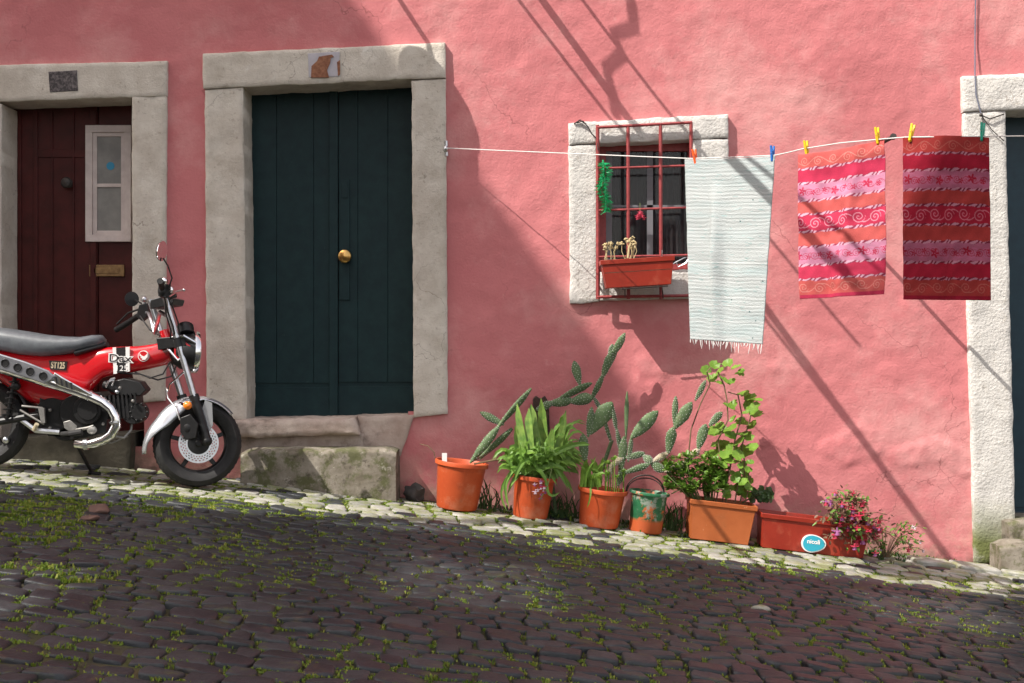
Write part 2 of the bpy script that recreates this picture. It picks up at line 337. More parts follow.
def block(b, quad, qf, qb, amp=.004, res=.025, edge=.007, seed=0.0):
    """rough stone block: quad = TL,TR,BR,BL pixel corners on the wall plane; front at qf, back at qb"""
    P = [W(x, y) for x, y in quad]
    wdt = (P[1]-P[0]).length; hgt = (P[3]-P[0]).length
    nu = max(3, int(wdt/res)); nv = max(3, int(hgt/res))
    us = [0, edge/wdt] + [edge/wdt+(1-2*edge/wdt)*i/nu for i in range(1, nu)] + [1-edge/wdt, 1]
    vs0 = [0, edge/hgt] + [edge/hgt+(1-2*edge/hgt)*i/nv for i in range(1, nv)] + [1-edge/hgt, 1]
    nU, nV = len(us), len(vs0); vs_ = []
    for a, u in enumerate(us):
        for c, v in enumerate(vs0):
            p = (P[0]*(1-u)+P[1]*u)*(1-v) + (P[3]*(1-u)+P[2]*u)*v
            rim = (a in (0, nU-1)) + (c in (0, nV-1))
            y = -qf + (edge*.8 if rim else 0) + (edge*.4 if rim == 2 else 0)
            n1 = noise.noise_vector(Vector((p.x*9+seed, p.z*9, seed)))*amp + noise.noise_vector(Vector((p.x*34+seed, p.z*34, seed)))*amp*.5
            vs_.append(Vector((p.x+n1.x, y+n1.y*.9, p.z+n1.z)))
    fs = [(a*nV+c, a*nV+c+1, (a+1)*nV+c+1, (a+1)*nV+c) for a in range(nU-1) for c in range(nV-1)]
    per = [a*nV for a in range(nU)] + [(nU-1)*nV+c for c in range(1, nV)] + [a*nV+nV-1 for a in range(nU-2, -1, -1)] + [c for c in range(nV-2, 0, -1)]
    base = len(vs_)
    for i in per: vs_.append(Vector((vs_[i].x, -qb, vs_[i].z)))
    L = len(per)
    fs += [(per[k], per[(k+1) % L], base+(k+1) % L, base+k) for k in range(L)]
    b.add(vs_, fs)

# --- red door (left)
d1 = MB(); 
d1.box((W(-8,0).x, .24, W(0,440).z), (W(85,0).x, .29, W(0,96).z))
d1.box((W(85.6,0).x, .25, W(0,440).z), (W(140,0).x, .29, W(0,96).z))
for x0, x1 in ((3,7),(20,24),(38,39.5),(60,61.5),(78,84)):
    d1.box((W(x0,0).x, .228, W(0,438).z), (W(x1,0).x, .241, W(0,104).z))
d1.box((W(24,0).x, .232, W(0,152).z), (W(78,0).x, .241, W(0,144).z))
d1.box((W(24,0).x, .232, W(0,402).z), (W(78,0).x, .241, W(0,392).z))
red_door = d1.build('door', M('maroon'), house, bevel=.002)
red_door['label'] = 'dark maroon wooden door with small white framed pane'
f = MB(); block(f, ((-42,67),(168.5,62),(168.5,97),(-42,104)), .035, -.24, .004, seed=1)
block(f, ((133,97),(168,96.5),(166,400),(134,404)), .030, -.30, .004, seed=2)
block(f, ((-40,106),(3,105),(3,440),(-40,440)), .030, -.30, .004, seed=3)
f.build('stone_frame', M('stone'), red_door, smooth=50)
k = MB(); Mk = Matrix.Translation(W(67.5,183,-.205)) @ Matrix.Rotation(R(90), 4, 'X')
k.lathe([(.026,-.04),(.028,-.03),(.012,-.028),(.012,0),(.030,.006),(.036,.022),(.028,.036),(.0,.042)], Mk, 20)
k.build('doorknob', M('iron_dark'), red_door)
k = MB(); k.box((W(90,0,-.25).x,.232,W(0,276.5,-.25).z),(W(125,0,-.25).x,.249,W(0,265,-.25).z)); k.box((W(95,0,-.25).x,.228,W(0,273.5,-.25).z),(W(120,0,-.25).x,.236,W(0,268,-.25).z))
k.build('letter_slot', M('brass_dull'), red_door, bevel=.002)
k = MB()
for (x0,y0,x1,y1,t) in ((87,126,132.5,133,0),(87,235,132.5,242,0),(87,133,94,235,0),(126,133,132.5,235,0),(94,133,98,235,1),(122,133,126,235,1),(98,133,122,137,1),(98,231,122,235,1),(98,184,122,187.5,1)):
    a = W(x0,y0,-.25); b_ = W(x1,y1,-.25); k.box((a.x, .215+.012*t, b_.z), (b_.x, .2495, a.z))
k.build('pane_frame', M('white_wood'), red_door, bevel=.002)
k = MB(); a = W(97,136,-.25); b_ = W(123,232,-.25); k.box((a.x,.236,b_.z),(b_.x,.242,a.z)); pn = k.build('pane', M('glass_pale'), red_door)
k = MB(); k.lathe([(0,.002),(.026,.002),(.026,0)], Matrix.Translation(W(110.5,166,-.235)) @ Matrix.Rotation(R(90),4,'X'), 20)
stk = k.build('sticker', M('sticker_blue'), red_door)
k = MB(); block(k, ((50.5,73),(79,71.5),(80,92),(52,93.5)), .040, .0, .002, .012, .003, 4); k.build('number_plaque', M('plate_dark'), red_door)
k = MB(); block(k, ((-42,438),(136,432),(134,478),(-42,470)), .10, -.28, .008, seed=6); k.build('threshold', M('dark_base'), red_door, smooth=50)

# --- green door (middle)
def planks(b, x0, x1, y0, y1, yf, cuts):
    b.box((W(x0,0,-.25).x, yf+.008, W(0,y1,-.25).z), (W(x1,0,-.25).x, yf+.05, W(0,y0,-.25).z))
    xsn = [x0]+cuts+[x1]
    for a, c in zip(xsn[:-1], xsn[1:]):
        b.box((W(a+.18,0,-.25).x, yf, W(0,y1-38,-.25).z), (W(c-.18,0,-.25).x, yf+.009, W(0,y0,-.25).z))
    b.box((W(x0,0,-.25).x, yf-.006, W(0,y1,-.25).z), (W(x1,0,-.25).x, yf+.009, W(0,y1-34,-.25).z))
g = MB(); planks(g, 243, 337, 86, 421, .235, [277, 314]); planks(g, 338.5, 418, 86, 420, .240, [358, 388])
g.box((W(330,0,-.25).x, .216, W(0,420,-.25).z), (W(338.5,0,-.25).x, .236, W(0,87,-.25).z))
g.box((W(339.5,0,-.25).x, .228, W(0,300,-.25).z), (W(350,0,-.25).x, .240, W(0,180,-.25).z))
green_door = g.build('door', M('teal'), house, bevel=.0015)
green_door['label'] = 'dark green plank double door with brass knob'
f = MB(); block(f, ((204,55),(445.5,44),(446,79),(204.5,90)), .045, -.235, .005, seed=11)
block(f, ((206,90.5),(244,88),(248,421),(207.5,416)), .032, -.30, .005, seed=12)
block(f, ((412,82),(446,79.5),(448,413),(414,417)), .034, -.30, .005, seed=13)
f.build('stone_frame', M('stone'), green_door, smooth=50)
k = MB(); Mk = Matrix.Translation(W(346,257,-.232)) @ Matrix.Rotation(R(90), 4, 'X')
k.lathe([(.034,-.01),(.034,-.004),(.014,0),(.014,.03),(.032,.038),(.044,.056),(.040,.076),(.022,.088),(0,.09)], Mk, 28); k.build('doorknob', M('brass'), green_door)
k = MB(); a = W(342,182,-.235); b_ = W(348,198,-.235); k.box((a.x,.222,b_.z),(b_.x,.2395,a.z)); k.build('keyhole_plate', M('teal'), green_door, bevel=.001)
k = MB(); block(k, ((309,55),(340.5,53.5),(340,78),(310,79)), .049, 0, .001, .012, .002, 14); pq = k.build('number_plaque', M('tile'), green_door)
k = MB()
rr = random.Random(5)
rust_pts = [(311,77.5),(311.5,66),(317,61),(319,56.5),(331,55.5),(330,63),(327,70),(329,77.5)]
k.plate(rust_pts, .0545, .049); k.plate([(337,62),(340,60),(340,74),(338,76)], .0543, .049); k.plate([(322,56),(332,54.5),(334,57),(324,58.5)], .0543, .049)
k.build('rust_stain', M('rust'), green_door)
k = MB(); block(k, ((232,419),(357,417),(362,433),(236,437)), .14, -.28, .008, edge=.02, seed=16)
block(k, ((236,436),(364,432),(364,455),(240,456)), .05, -.1, .008, seed=17)
block(k, ((358,416.5),(415,414),(401,456),(360,454)), .035, -.28, .006, seed=18)
k.build('threshold', M('threshold'), green_door, smooth=50)
k = MB()                                           # doorstep: a worn block standing on the street
Ps = [W(238,452,.30), W(393,449,.30), W(393,500,.30), W(238,490,.30)]
def wblock(b, p0, p1, z1a, z1b, zb, q0, q1, seed, amp=.006, n=26):
    """long block from x p0 to p1, top height z1a..z1b, bottom zb(x), rounded worn edges"""
    prof = []
    for k_ in range(9):
        a = math.pi/2*k_/8; prof.append((q1-.03+.03*math.sin(a), -.03+.03*math.cos(a)))
    prof = [(q0, 0.0), ((q0+q1)/2, .003)] + prof + [(q1, -.08), (q1+.004, -.14), (q1+.002, -9)]
    vs_ = []
    for i in range(n+1):
        t = i/n; x = p0+(p1-p0)*t; e = .02*max(0, 1-min(t, 1-t)*n/1.5)
        zt = z1a+(z1b-z1a)*t
        for q, dz in prof:
            z = zb(x) if dz == -9 else zt+dz-e
            v = noise.noise_vector(Vector((x*8, q*9+z*9, seed)))*amp*1.6
            vs_.append((x+v.x, -q+v.y+e*.7*(q > q0+.01), z+v.z))
    m_ = len(prof)
    fs = [(i*m_+j, i*m_+j+1, (i+1)*m_+j+1, (i+1)*m_+j) for i in range(n) for j in range(m_-1)]
    for i in (0, n):
        c = len(vs_); x = p0 if i == 0 else p1; vs_.append((x, -q0, zb(x)))
        fs += [(c, i*m_+j, i*m_+j+1) for j in range(m_-1)]
    b.add(vs_, fs)
wblock(k, W(240,0,.28).x, W(396,0,.28).x, W(0,450,.27).z, W(0,449,.27).z, lambda x: zg(x)-.03, -.02, .28, 21)
k.build('doorstep', M('mossy_stone'), green_door, smooth=60)

# --- blue door (right)
g = MB(); planks(g, 1000, 1100, 110, 545, .235, [1030, 1062]); planks(g, 1101, 1200, 110, 545, .238, [1130, 1160])
blue_door = g.build('door', M('blue_door'), house, bevel=.0015); blue_door['label'] = 'dark blue door seen only at the right edge'
f = MB(); block(f, ((960,77),(1240,68),(1240,104),(961,113)), .045, -.235, .006, seed=31)
block(f, ((961,113.5),(1003.5,112),(1014,562),(973,562)), .036, -.30, .006, seed=32)
block(f, ((1200,106),(1240,105),(1240,560),(1200,560)), .036, -.30, .006, seed=33)
f.build('stone_frame', M('white_stone'), blue_door, smooth=50)
k = MB(); wblock(k, W(1012,0,.2).x, 4.4, W(0,521,.16).z, W(0,524,.16).z, lambda x: zg(x)-.05, -.25, .16, 35, .012); 
wblock(k, W(1002,0,.3).x, 4.4, W(0,543,.28).z, W(0,548,.28).z, lambda x: zg(x)-.05, .10, .28, 36, .012)
k.build('doorstep', M('mossy_stone'), blue_door, smooth=60)

# --- window
f = MB(); block(f, ((568,124),(727,115),(727.5,139),(568.5,146)), .045, -.16, .006, seed=41)
block(f, ((568.5,146.5),(598,145),(599,302),(570,303.5)), .040, -.18, .006, seed=42)
block(f, ((692,141),(727.5,139.5),(728.5,298),(693,299)), .040, -.18, .006, seed=43)
block(f, ((599.5,272),(692.5,270),(692.5,299),(599.5,301)), .038, -.18, .006, seed=44)
cas = MB()
def pxbox(b, x0, y0, x1, y1, q0, q1):
    a = W(x0,y0,q0); c = W(x1,y1,q0); b.box((a.x,-q0,c.z),(c.x,-q1,a.z))
pxbox(cas,596,143,696,151,-.10,-.14); pxbox(cas,596,151,606,273,-.10,-.14); pxbox(cas,688,151,696,273,-.10,-.14); pxbox(cas,606,264,688,273,-.10,-.14)
window = cas.build('window', M('red_iron'), house, bevel=.002)
window['label'] = 'small barred window with rough white stone surround'
f.build('stone_frame', M('white_stone'), window, smooth=50)
k = MB()
for x in (597.5, 628, 660.5, 691): k.tube([W(x,125 if x < 690 else 122,.075), W(x+.5,299,.075)], .011, 8)
for y, dy in ((127.5,-5),(168.5,-3),(210.5,-3),(257,-2),(297,-1.5)):
    k.tube([W(597,y,.078), W(692,y+dy,.078)], .0095 if y in (127.5,297) else .007, 8)
for x, y in ((598,140),(598,285),(691,135),(691,285)): k.tube([W(x,y,.075), W(x,y,-.02)], .007, 6)
pxbox(k, 596,127,599.5,299,.080,.068)
k.build('grille', M('red_iron'), window)
k = MB(); a = W(604,149,-.13); b_ = W(690,266,-.13); k.box((a.x,.126,b_.z),(b_.x,.129,a.z)); k.build('pane', M('glass_dark'), window)
gm = M('glass_dark'); gn = gm.node_tree.nodes; gb = gn['Principled BSDF']; gb.inputs['Alpha'].default_value = .38
k = MB(); pxbox(k,647,150,653,266,-.118,-.125); pxbox(k,606,150,612,266,-.118,-.125); pxbox(k,612,205,688,207.5,-.118,-.125); k.build('mullion', M('mullion'), window)
k = MB(); nn = 150; a = W(600,148,-.19); b_ = W(694,270,-.19); vs_ = []
for i in range(nn+1):
    t = i/nn; x = a.x+(b_.x-a.x)*t; y = .19+.012*math.sin(t*95+2*math.sin(t*9))
    vs_ += [(x,y,a.z),(x,y+.004*math.sin(t*31),b_.z)]
k.add(vs_, [(2*i,2*i+1,2*i+3,2*i+2) for i in range(nn)]); k.build('curtain', M('curtain'), window)
k = MB(); k.box((a.x-.05,.30,b_.z-.05),(b_.x+.05,.31,a.z+.05)); k.build('back_panel', M('black_plastic'), window)

# --- wiring on the facade
k = MB(); k.tube([W(975.5,-60,.02),W(975.5,0,.02),W(975,40,.02),W(975,76,.05),W(976,95,.052),W(981,114,.05)], .0042, 6)
tag(k.build('facade_cable', M('wire_grey'), root=(2.9,0,3.4)), 'thin grey cable hanging down the wall to the right stone door frame', 'cable')
k = MB(); k.tube([W(981,115,.055),W(990,119,.055),W(1004,114,.05)], .004, 6); k.tube([W(981,115,.055),W(992,130,.056),W(1004,141,.05)], .003, 6); k.ball(W(981,115,.055), .011)
tag(k.build('wire_hook', M('iron_dark'), root=W(981,115,.05)), 'dark twisted wire hooked on the corner of the right door frame', 'wire')
k = MB(); k.tube([W(577,123,.05),W(583,121,.07),W(588,127,.07),W(592,134,.075),W(597,139,.08),W(598,150,.085)], .004, 6); k.tube([W(574,124,.05),W(580,120,.06),W(586,124,.06)], .005, 6)
tag(k.build('wire_hook', M('iron_dark'), root=W(585,125,.05)), 'dark bent wire on the top left corner of the window surround', 'wire')
for (x0, z, out, rad, tx, lab) in ((-1.50, 3.95, 5.5, .014, .0, 'black overhead cable fixed above the green door'),
        (-.62, 4.55, 9, .022, .02, 'thick black overhead cable crossing the street above the window'),
        (-.86, 4.6, 9, .010, .12, 'thin black overhead cable left of the thick one'),
        (-.40, 4.6, 1.75, .010, -.03, 'short thin overhead cable right of the thick one')):
    k = MB(); k.tube([(x0+tx*out*t/8, -out*t/8, z+.35*((t/8)**2)) for t in range(9)], rad, 6)
    tag(k.build('overhead_cable', M('black_plastic'), root=(x0,0,z)), lab, 'cable', 'overhead cables crossing the street')
k = MB()                                            # slack coil between the cables
zz = [W(622,-30),W(630,0),W(633,26),W(613,33),W(622,52),W(606,68),W(612,90),W(616,116)]
zz = [p - SUN*(1.25+.02*i) for i, p in enumerate(zz)]
k.tube(zz, .022, 6); tag(k.build('loose_cable', M('black_plastic'), root=zz[0]), 'kinked slack cable dangling from the overhead cables', 'cable')
print('ZZ', [tuple(round(c,2) for c in p) for p in zz])
# added lantern out of view, shaped to cast rounded shade beside the green door
lan = thing('added_lantern', 'added round topped iron lantern out of view, shading the wall by the green door', 'added shadow caster', (-1.47,0,4.7))
LM = Matrix.Translation((-1.47,-.70,0))
k = MB(); k.lathe([(0,4.40),(.03,4.39),(.07,4.36),(.10,4.31),(.12,4.24),(.122,4.18),(.11,4.175),(0,4.17)], LM, 28); k.build('added_lantern_cap', M('iron_dark'), lan)
k = MB(); k.lathe([(.115,4.17),(.115,3.72),(.07,3.64),(0,3.62)], LM, 20); k.build('lamp_glass', M('glass_pale'), lan)  # glass of the added lantern
k = MB(); k.tube([(-1.47,.02,4.50),(-1.47,-.35,4.54),(-1.47,-.68,4.48),(-1.47,-.70,4.38)], .014, 8); k.build('bracket', M('iron_dark'), lan)
# iron rod carrying the washing line
k = MB(); k.tube([W(808,181,0), W(893,137,.85)], .0115, 10); k.lathe([(0,0),(.018,0),(.018,.012),(0,.012)], Matrix.Translation(W(893,137,.85)) @ Matrix.Rotation(R(75),4,'X'), 10)
tag(k.build('wall_rod', M('iron_dark'), root=W(808,181,0)), 'dark rod sticking out of the pink wall between the two red towels', 'rod')

# ---------------------------------------------------------------- building across the street (off frame, shades the road)
opp = thing('apartment_building', 'tall plain apartment building across the street with an added slatted rooftop screen and slab that shape the sun', 'building', (-16,-15,-.5))
yo = -11.0; HR = 20.5
k = MB(); k.box((-26,-20,-1),(-6.5,yo-.003,14.998)); k.build('wall', M('opposite'), opp)
opn = []  # added openings, slanted to throw dim sun patches on the shaded road
for (xa, xb, qa, qb) in ((-.55,.24,1.95,3.0),(1.62,2.42,1.45,2.3),(-1.98,-1.50,3.1,4.0)):
    for i in range(8):
        q0_ = qa+(qb-qa)*i/8; q1_ = qa+(qb-qa)*(i+1)/8; zz_ = zg((xa+xb)/2)
        opn.append((xa-1.5*(11-(q0_+q1_)/2), zz_+2.1*(11-q1_), xb-1.5*(11-(q0_+q1_)/2), zz_+2.1*(11-q0_)))
k = MB()
def screen(b, x0, x1, z0, z1, holes):
    xsn = sorted(set([x0,x1]+[h[0] for h in holes]+[h[2] for h in holes])); zsn = sorted(set([z0,z1]+[h[1] for h in holes]+[h[3] for h in holes]))
    for a, c in zip(xsn[:-1], xsn[1:]):
        for e, g_ in zip(zsn[:-1], zsn[1:]):
            mx, mz = (a+c)/2, (e+g_)/2
            if any(h[0] < mx < h[2] and h[1] < mz < h[3] for h in holes): continue
            b.box((a,yo-.06,e),(c,yo,g_))
screen(k, -26, -6.5, 15, HR, opn); rs = k.build('added_sun_screen', M('opposite'), opp, smooth=0)  # added unseen screen that blocks the sun except through the patch openings
for g_ in range(3):
    k = MB()
    for (a, b0, c, d) in opn[g_*8:g_*8+8]:
        for i in range(math.ceil((a-.022)/.07), math.floor(c/.07)+1):
            xa_, xb_ = max(a, i*.07), min(c, i*.07+.024)
            if xb_-xa_ > .002: k.box((xa_,yo-.030,b0),(xb_,yo-.027,d))
    k.build('added_lattice', M('wood_grey'), opp, smooth=0)  # added slats that thin the sun inside each patch
k = MB(); k.box((-30,yo,23.5),(-15.42,yo+1.5,23.65)); pg = k.build('added_shade_slab', M('opposite'), opp)  # added unseen slab, placed to shade the left part of the pink wall
for x in (-26,-22.5,-19,-15.8): k = MB(); k.box((x,yo-.2,15),(x+.12,yo-.08,23.6)); k.box((x,yo-.2,23.4),(x+.12,yo+1.4,23.498)); k.build('added_slab_post', M('wood_grey'), pg)
for fl in range(4):
    for c_ in range(6):
        x = -24.5+c_*3; z = 1.5+fl*3.4
        k = MB(); k.box((x,yo-.02,z),(x+1.1,yo+.03,z+1.7)); wn = k.build('window', M('white_wood'), opp)
        k = MB(); k.box((x+.1,yo+.025,z+.1),(x+1.0,yo+.038,z+1.6)); k.build('pane', M('glass_pale'), wn)

# ---------------------------------------------------------------- washing line
def lineX(px):
    a = (px-512)/FP; return 7.598*a/(1+.98*a)
def lineq(px): return .98*(lineX(px)+.41)
def LP(px, py):
    q = lineq(px); return W(px, py, q)
k = MB(); lp = [W(446,148,.045), LP(500,150.5), LP(570,153.5), LP(640,156.5), LP(690,158.5), LP(740,157), LP(775,155.3), LP(788,152.5), LP(802,149), LP(840,143), LP(883,139), LP(905,137.2), LP(950,136.6), LP(990,136.3), LP(1030,136), LP(1120,131)]
k.tube(lp, .0028, 6); endp = lp[-1]
tag(k.build('clothesline', M('rope_white'), root=lp[0]), 'white washing line running out from the green door frame', 'clothesline')
k = MB(); k.ball(W(446,149,.035), (.016,.02,.022)); k.tube([W(446,141,.03),W(446.5,156,.03)], .012, 8)
tag(k.build('line_hook', M('steel'), root=W(446,149,.035)), 'small metal hook holding the line on the green door frame', 'hook')
k = MB(); ge = zg(endp.x); k.tube([(endp.x,endp.y,ge-.2),(endp.x+.02,endp.y,endp.z+.1)], .035, 10)
tag(k.build('clothesline_post', M('wood_grey'), root=(endp.x,endp.y,ge)), 'wooden post in the street holding the far end of the washing line', 'post')

def towel_color(u, v, bands_seed=0):
    """u,v arrays 0..1 (v from the top) -> linear rgb"""
    w_, h_ = .50, .80
    x = u*w_; y = v*h_
    ORG = np.array([.42,.062,.045]); RED = np.array([.36,.008,.035]); CRM = np.array([.40,.012,.040]); WHT = np.array([.42,.17,.25]); LIN = np.array([.54,.34,.40]); PEA = np.array([.55,.22,.16])
    c = np.tile(ORG, u.shape+(1,)).astype(float)
    def band(a, b, col): c[(v >= a) & (v < b)] = col
    band(0,.10,ORG); band(.10,.205,RED); band(.205,.325,WHT); band(.325,.42,ORG); band(.42,.54,CRM); band(.54,.645,ORG); band(.645,.77,WHT); band(.77,.87,CRM); band(.87,.975,ORG); band(.975,1.01,RED)
    def swirl(a, b, col, cell, thick=.0022, ph=0):
        yc = (a+b)/2*h_; hh = (b-a)*h_/2
        i = np.floor(x/cell+ph); cx = (i+.5-ph)*cell; par = np.mod(i, 2)*2-1
        dx = (x-cx); dy = (y-(yc+par*hh*.12)); r = np.hypot(dx, dy); th = np.arctan2(dy*par, dx)
        sp = np.mod(r - (th/(2*np.pi))*hh*.42, hh*.42); m = (np.minimum(sp, hh*.42-sp) < thick) & (r < hh*.80) & (v > a) & (v < b)
        wav = np.abs(y-(yc+hh*.62*np.sin(2*np.pi*x/(2*cell)))) < thick*1.1
        m |= wav & (v > a) & (v < b) & (r > hh*.75)
        c[m] = c[m]*.25+col*.75
    def flower(a, b, col, cell, rad, ph=0, petals=5):
        yc = (a+b)/2*h_; i = np.floor(x/cell+ph); cx = (i+.5-ph)*cell; j = np.mod(i, 3)
        dx = x-cx; dy = y-yc-(np.mod(i, 2)-.5)*.012; r = np.hypot(dx, dy); th = np.arctan2(dy, dx)
        R_ = rad*np.where(j == 0, 1.0, .62)*(.72+.38*np.cos(petals*th))
        m = (r < R_) & (r > rad*.12) & (v > a) & (v < b); c[m] = col
    swirl(.015,.095,PEA,.085,.0022); swirl(.43,.53,np.array([.70,.30,.36]),.085,.0026,.3); swirl(.885,.97,PEA,.085,.0022,.2)
    swirl(.225,.31,np.array([.55,.20,.33]),.075,.0018,.4); swirl(.665,.755,np.array([.55,.20,.33]),.075,.0018,.1)
    flower(.21,.32,RED,.062,.023,.0); flower(.65,.765,RED,.062,.023,.5); swirl(.235,.30,RED,.05,.0020,.15); swirl(.675,.745,RED,.05,.0020,.6)
    for t, hw in ((.105,.013),(.205,.013),(.325,.013),(.42,.013),(.54,.013),(.645,.013),(.77,.013),(.87,.013)):
        m = np.abs(v-t) < hw; dash = np.mod(x*30+(v-t)*30+.3*np.sin(x*70), 1) < .55
        core = np.abs(v-t-.003*np.sin(x*110+t*40)) < hw*(.62+.2*np.sin(x*47+t*90))
        c[m & dash & core] = LIN; c[m & ~dash & core] = np.array([.16,.012,.035])
    tw = 1+.10*np.sin(y*2*np.pi/.0042)*.5+.06*np.random.RandomState(3).randn(*u.shape)
    bl = 1+.10*np.sin(x*23+3*np.sin(y*17))*np.sin(y*31+2*np.sin(x*19))+.05*np.sin(x*90+y*60)
    c = c*.84+.16*np.array([.42,.06,.08])
    c *= (tw*bl)[..., None]
    return np.clip(c, 0, 1)

def vmat(name, rough=.85, bump=.0006, transl=.22):
    m = bpy.data.materials.new(name); m.use_nodes = True; t = m.node_tree; N = t.nodes; L = t.links; b = N['Principled BSDF']
    b.inputs['Roughness'].default_value = rough; b.inputs['Specular IOR Level'].default_value = .15
    at = N.new('ShaderNodeAttribute'); at.attribute_name = 'col'; L.new(at.outputs['Color'], b.inputs['Base Color'])
    tc = N.new('ShaderNodeTexCoord'); n = N.new('ShaderNodeTexNoise'); n.inputs['Scale'].default_value = 170; L.new(tc.outputs['Object'], n.inputs['Vector'])
    bp = N.new('ShaderNodeBump'); bp.inputs['Distance'].default_value = bump; L.new(n.outputs['Fac'], bp.inputs['Height']); L.new(bp.outputs[0], b.inputs['Normal'])
    tr = N.new('ShaderNodeBsdfTranslucent'); L.new(at.outputs['Color'], tr.inputs[0]); mx = N.new('ShaderNodeMixShader'); mx.inputs[0].default_value = transl
    L.new(b.outputs[0], mx.inputs[1]); L.new(tr.outputs[0], mx.inputs[2]); L.new(mx.outputs[0], N['Material Output'].inputs[0])
    MATS[name] = m; return m
vmat('towel_cloth', transl=.30); vmat('rug_cloth', .9, .003, .15)

def hang(name, TL, TR, BL, BR, nu, nv, fold, colf, matn, sagtop=0, thick=.003):
    """cloth along the line plane between pixel corners"""
    ptl, ptr = LP(*TL), LP(*TR); 
    def on(px, py): return LP(px, py)
    pbl, pbr = on(*BL), on(*BR)
    n3 = Vector((-.7,-.71,0))
    vs_ = []; us = np.linspace(0,1,nu); vs0 = np.linspace(0,1,nv)
    for v in vs0:
        for u in us:
            a = ptl.lerp(ptr, u); b_ = pbl.lerp(pbr, u); p = a.lerp(b_, v)
            p.z += -sagtop*4*u*(1-u)*(1-v)
            p += n3*fold(u, v)
            vs_.append(tuple(p - ptl))
    fs = [(j*nu+i, (j+1)*nu+i, (j+1)*nu+i+1, j*nu+i+1) for j in range(nv-1) for i in range(nu-1)]
    me = bpy.data.meshes.new(name); me.from_pydata(vs_, [], fs); me.update(); me.materials.append(M(matn))
    U, V = np.meshgrid(us, vs0); col = colf(U, V).reshape(-1, 3); rgba = np.ones((len(col), 4)); rgba[:, :3] = col
    ca = me.color_attributes.new('col', 'FLOAT_COLOR', 'POINT'); ca.data.foreach_set('color', rgba.astype(np.float32).ravel())
    me.polygons.foreach_set('use_smooth', [True]*len(me.polygons))
    o = bpy.data.objects.new(name, me); o.location = ptl; C.objects.link(o)
    s = o.modifiers.new('thickness', 'SOLIDIFY'); s.thickness = thick; s.offset = 0
    return o, (ptl, ptr, pbl, pbr, n3)

def rug_col(U, V):
    rs_ = np.random.RandomState(5); nv, nu = U.shape
    base = np.ones(U.shape+(3,))*np.array([.44,.465,.465])
    rowt = np.interp(np.linspace(0,1,nv), np.linspace(0,1,46), rs_.rand(46)**1.4); 
    tint = np.array([.30,.41,.42]); k_ = (rowt*.60)[:, None]*(.45+.55*rs_.rand(nv, nu))
    k_ *= (.5+.5*np.sin(U*7+V*23))*.6+.4
    base = base*(1-k_[..., None])+tint*k_[..., None]
    # dark flecks along the weft
    for _ in range(260):
        j = rs_.randint(nv); i = rs_.randint(nu); ln = rs_.randint(2, 9); base[j:j+1, i:i+ln] = np.array([.22,.33,.33])+rs_.rand()*.2
    for _ in range(7):
        j = rs_.randint(nv-4); i = rs_.randint(nu-3); base[j:j+2, i:i+2] = np.array([.03,.09,.09])
    return base
rsr = np.random.RandomState(9)
rowoff = rsr.randn(400)*.0003
def rug_fold(u, v):
    r = .060*math.exp(-((u-.34-.04*v)/(.10 if u > .34+.04*v else .045))**2)*min(1,max(0,v-.12)*2.5)*(1.15-.6*v) - .010*math.exp(-((u-.42)/.12)**2)*(.4+v*.4) + .006*math.sin(u*9+v*2)*v
    return r + .0005*math.sin(v*math.pi*95+3*noise.noise(Vector((u*4,v*9,3)))) + .004*noise.noise(Vector((u*3,v*12,5))) + .0008*noise.noise(Vector((u*70, v*150, 1))) + rowoff[int(v*399)]
rug, (a_, b_, c_, d_, n3) = hang('woven_rug', (685,159.5), (775,156), (691,339), (762,344), 130, 300, rug_fold, rug_col, 'rug_cloth', .004, .006)
tag(rug, 'white woven rug with pale teal flecks and a fringed hem, pegged on the line', 'rug')
k = MB(); rf = random.Random(4)
for i in range(34):
    u = (i+rf.random()*.5)/33.5; p = c_.lerp(d_, min(1,u)) + n3*rug_fold(min(1,u), 1); ln = rf.uniform(.015,.055); dx = rf.uniform(-.012,.012)
    k.tube([p, p+Vector((dx*.4,0,-ln*.5)), p+Vector((dx,rf.uniform(-.01,.01),-ln))], [.003,.0024,.0008], 5)
k.build('fringe', M('rope_white'), rug)
def t1_fold(u, v): return .007*noise.noise(Vector((u*3+v*2,v*11,5)))+.006*noise.noise(Vector((u*7-v*4,v*6,9)))+.016*math.sin(u*3.1+2.5*v*v+.5)*v + .018*math.exp(-((u-.72+.25*v)/.07)**2) - .014*math.exp(-((u-.22-.1*v)/.06)**2)*v + .013*math.sin(u*11+1.5*v)*(.15+v*.8) + .008*math.sin(u*5-2*v+1) + .010*math.exp(-((v-.04)/.06)**2)*math.sin(u*math.pi) + .003*noise.noise(Vector((u*6,v*8,2)))
def t2_fold(u, v): return .005*noise.noise(Vector((u*3+v*2,v*11,15)))+.010*math.exp(-((u-.5-.1*v)/.08)**2) + .006*math.sin(u*9+1)*(.2+v*.8) + .004*math.sin(u*17+v*3)*v + .003*noise.noise(Vector((u*6,v*8,7)))
t1, _ = hang('towel', (799,155), (884,139), (801,299), (883,294), 190, 330, t1_fold, lambda U, V: np.clip(towel_color(U, V)**.82*np.array([1.22,1.22,1.34]), 0, .85), 'towel_cloth', .010)  # pattern colours lightened to put extra sun on this towel
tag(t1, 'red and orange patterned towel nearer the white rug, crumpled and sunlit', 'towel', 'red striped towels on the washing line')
t2, _ = hang('towel', (903,138), (989,137.5), (904,299.5), (991,300.5), 190, 330, t2_fold, lambda U, V: towel_color(U, V)*np.array([.74,.58,.66]), 'towel_cloth', -.009)  # same pattern with shade darkened into its colours
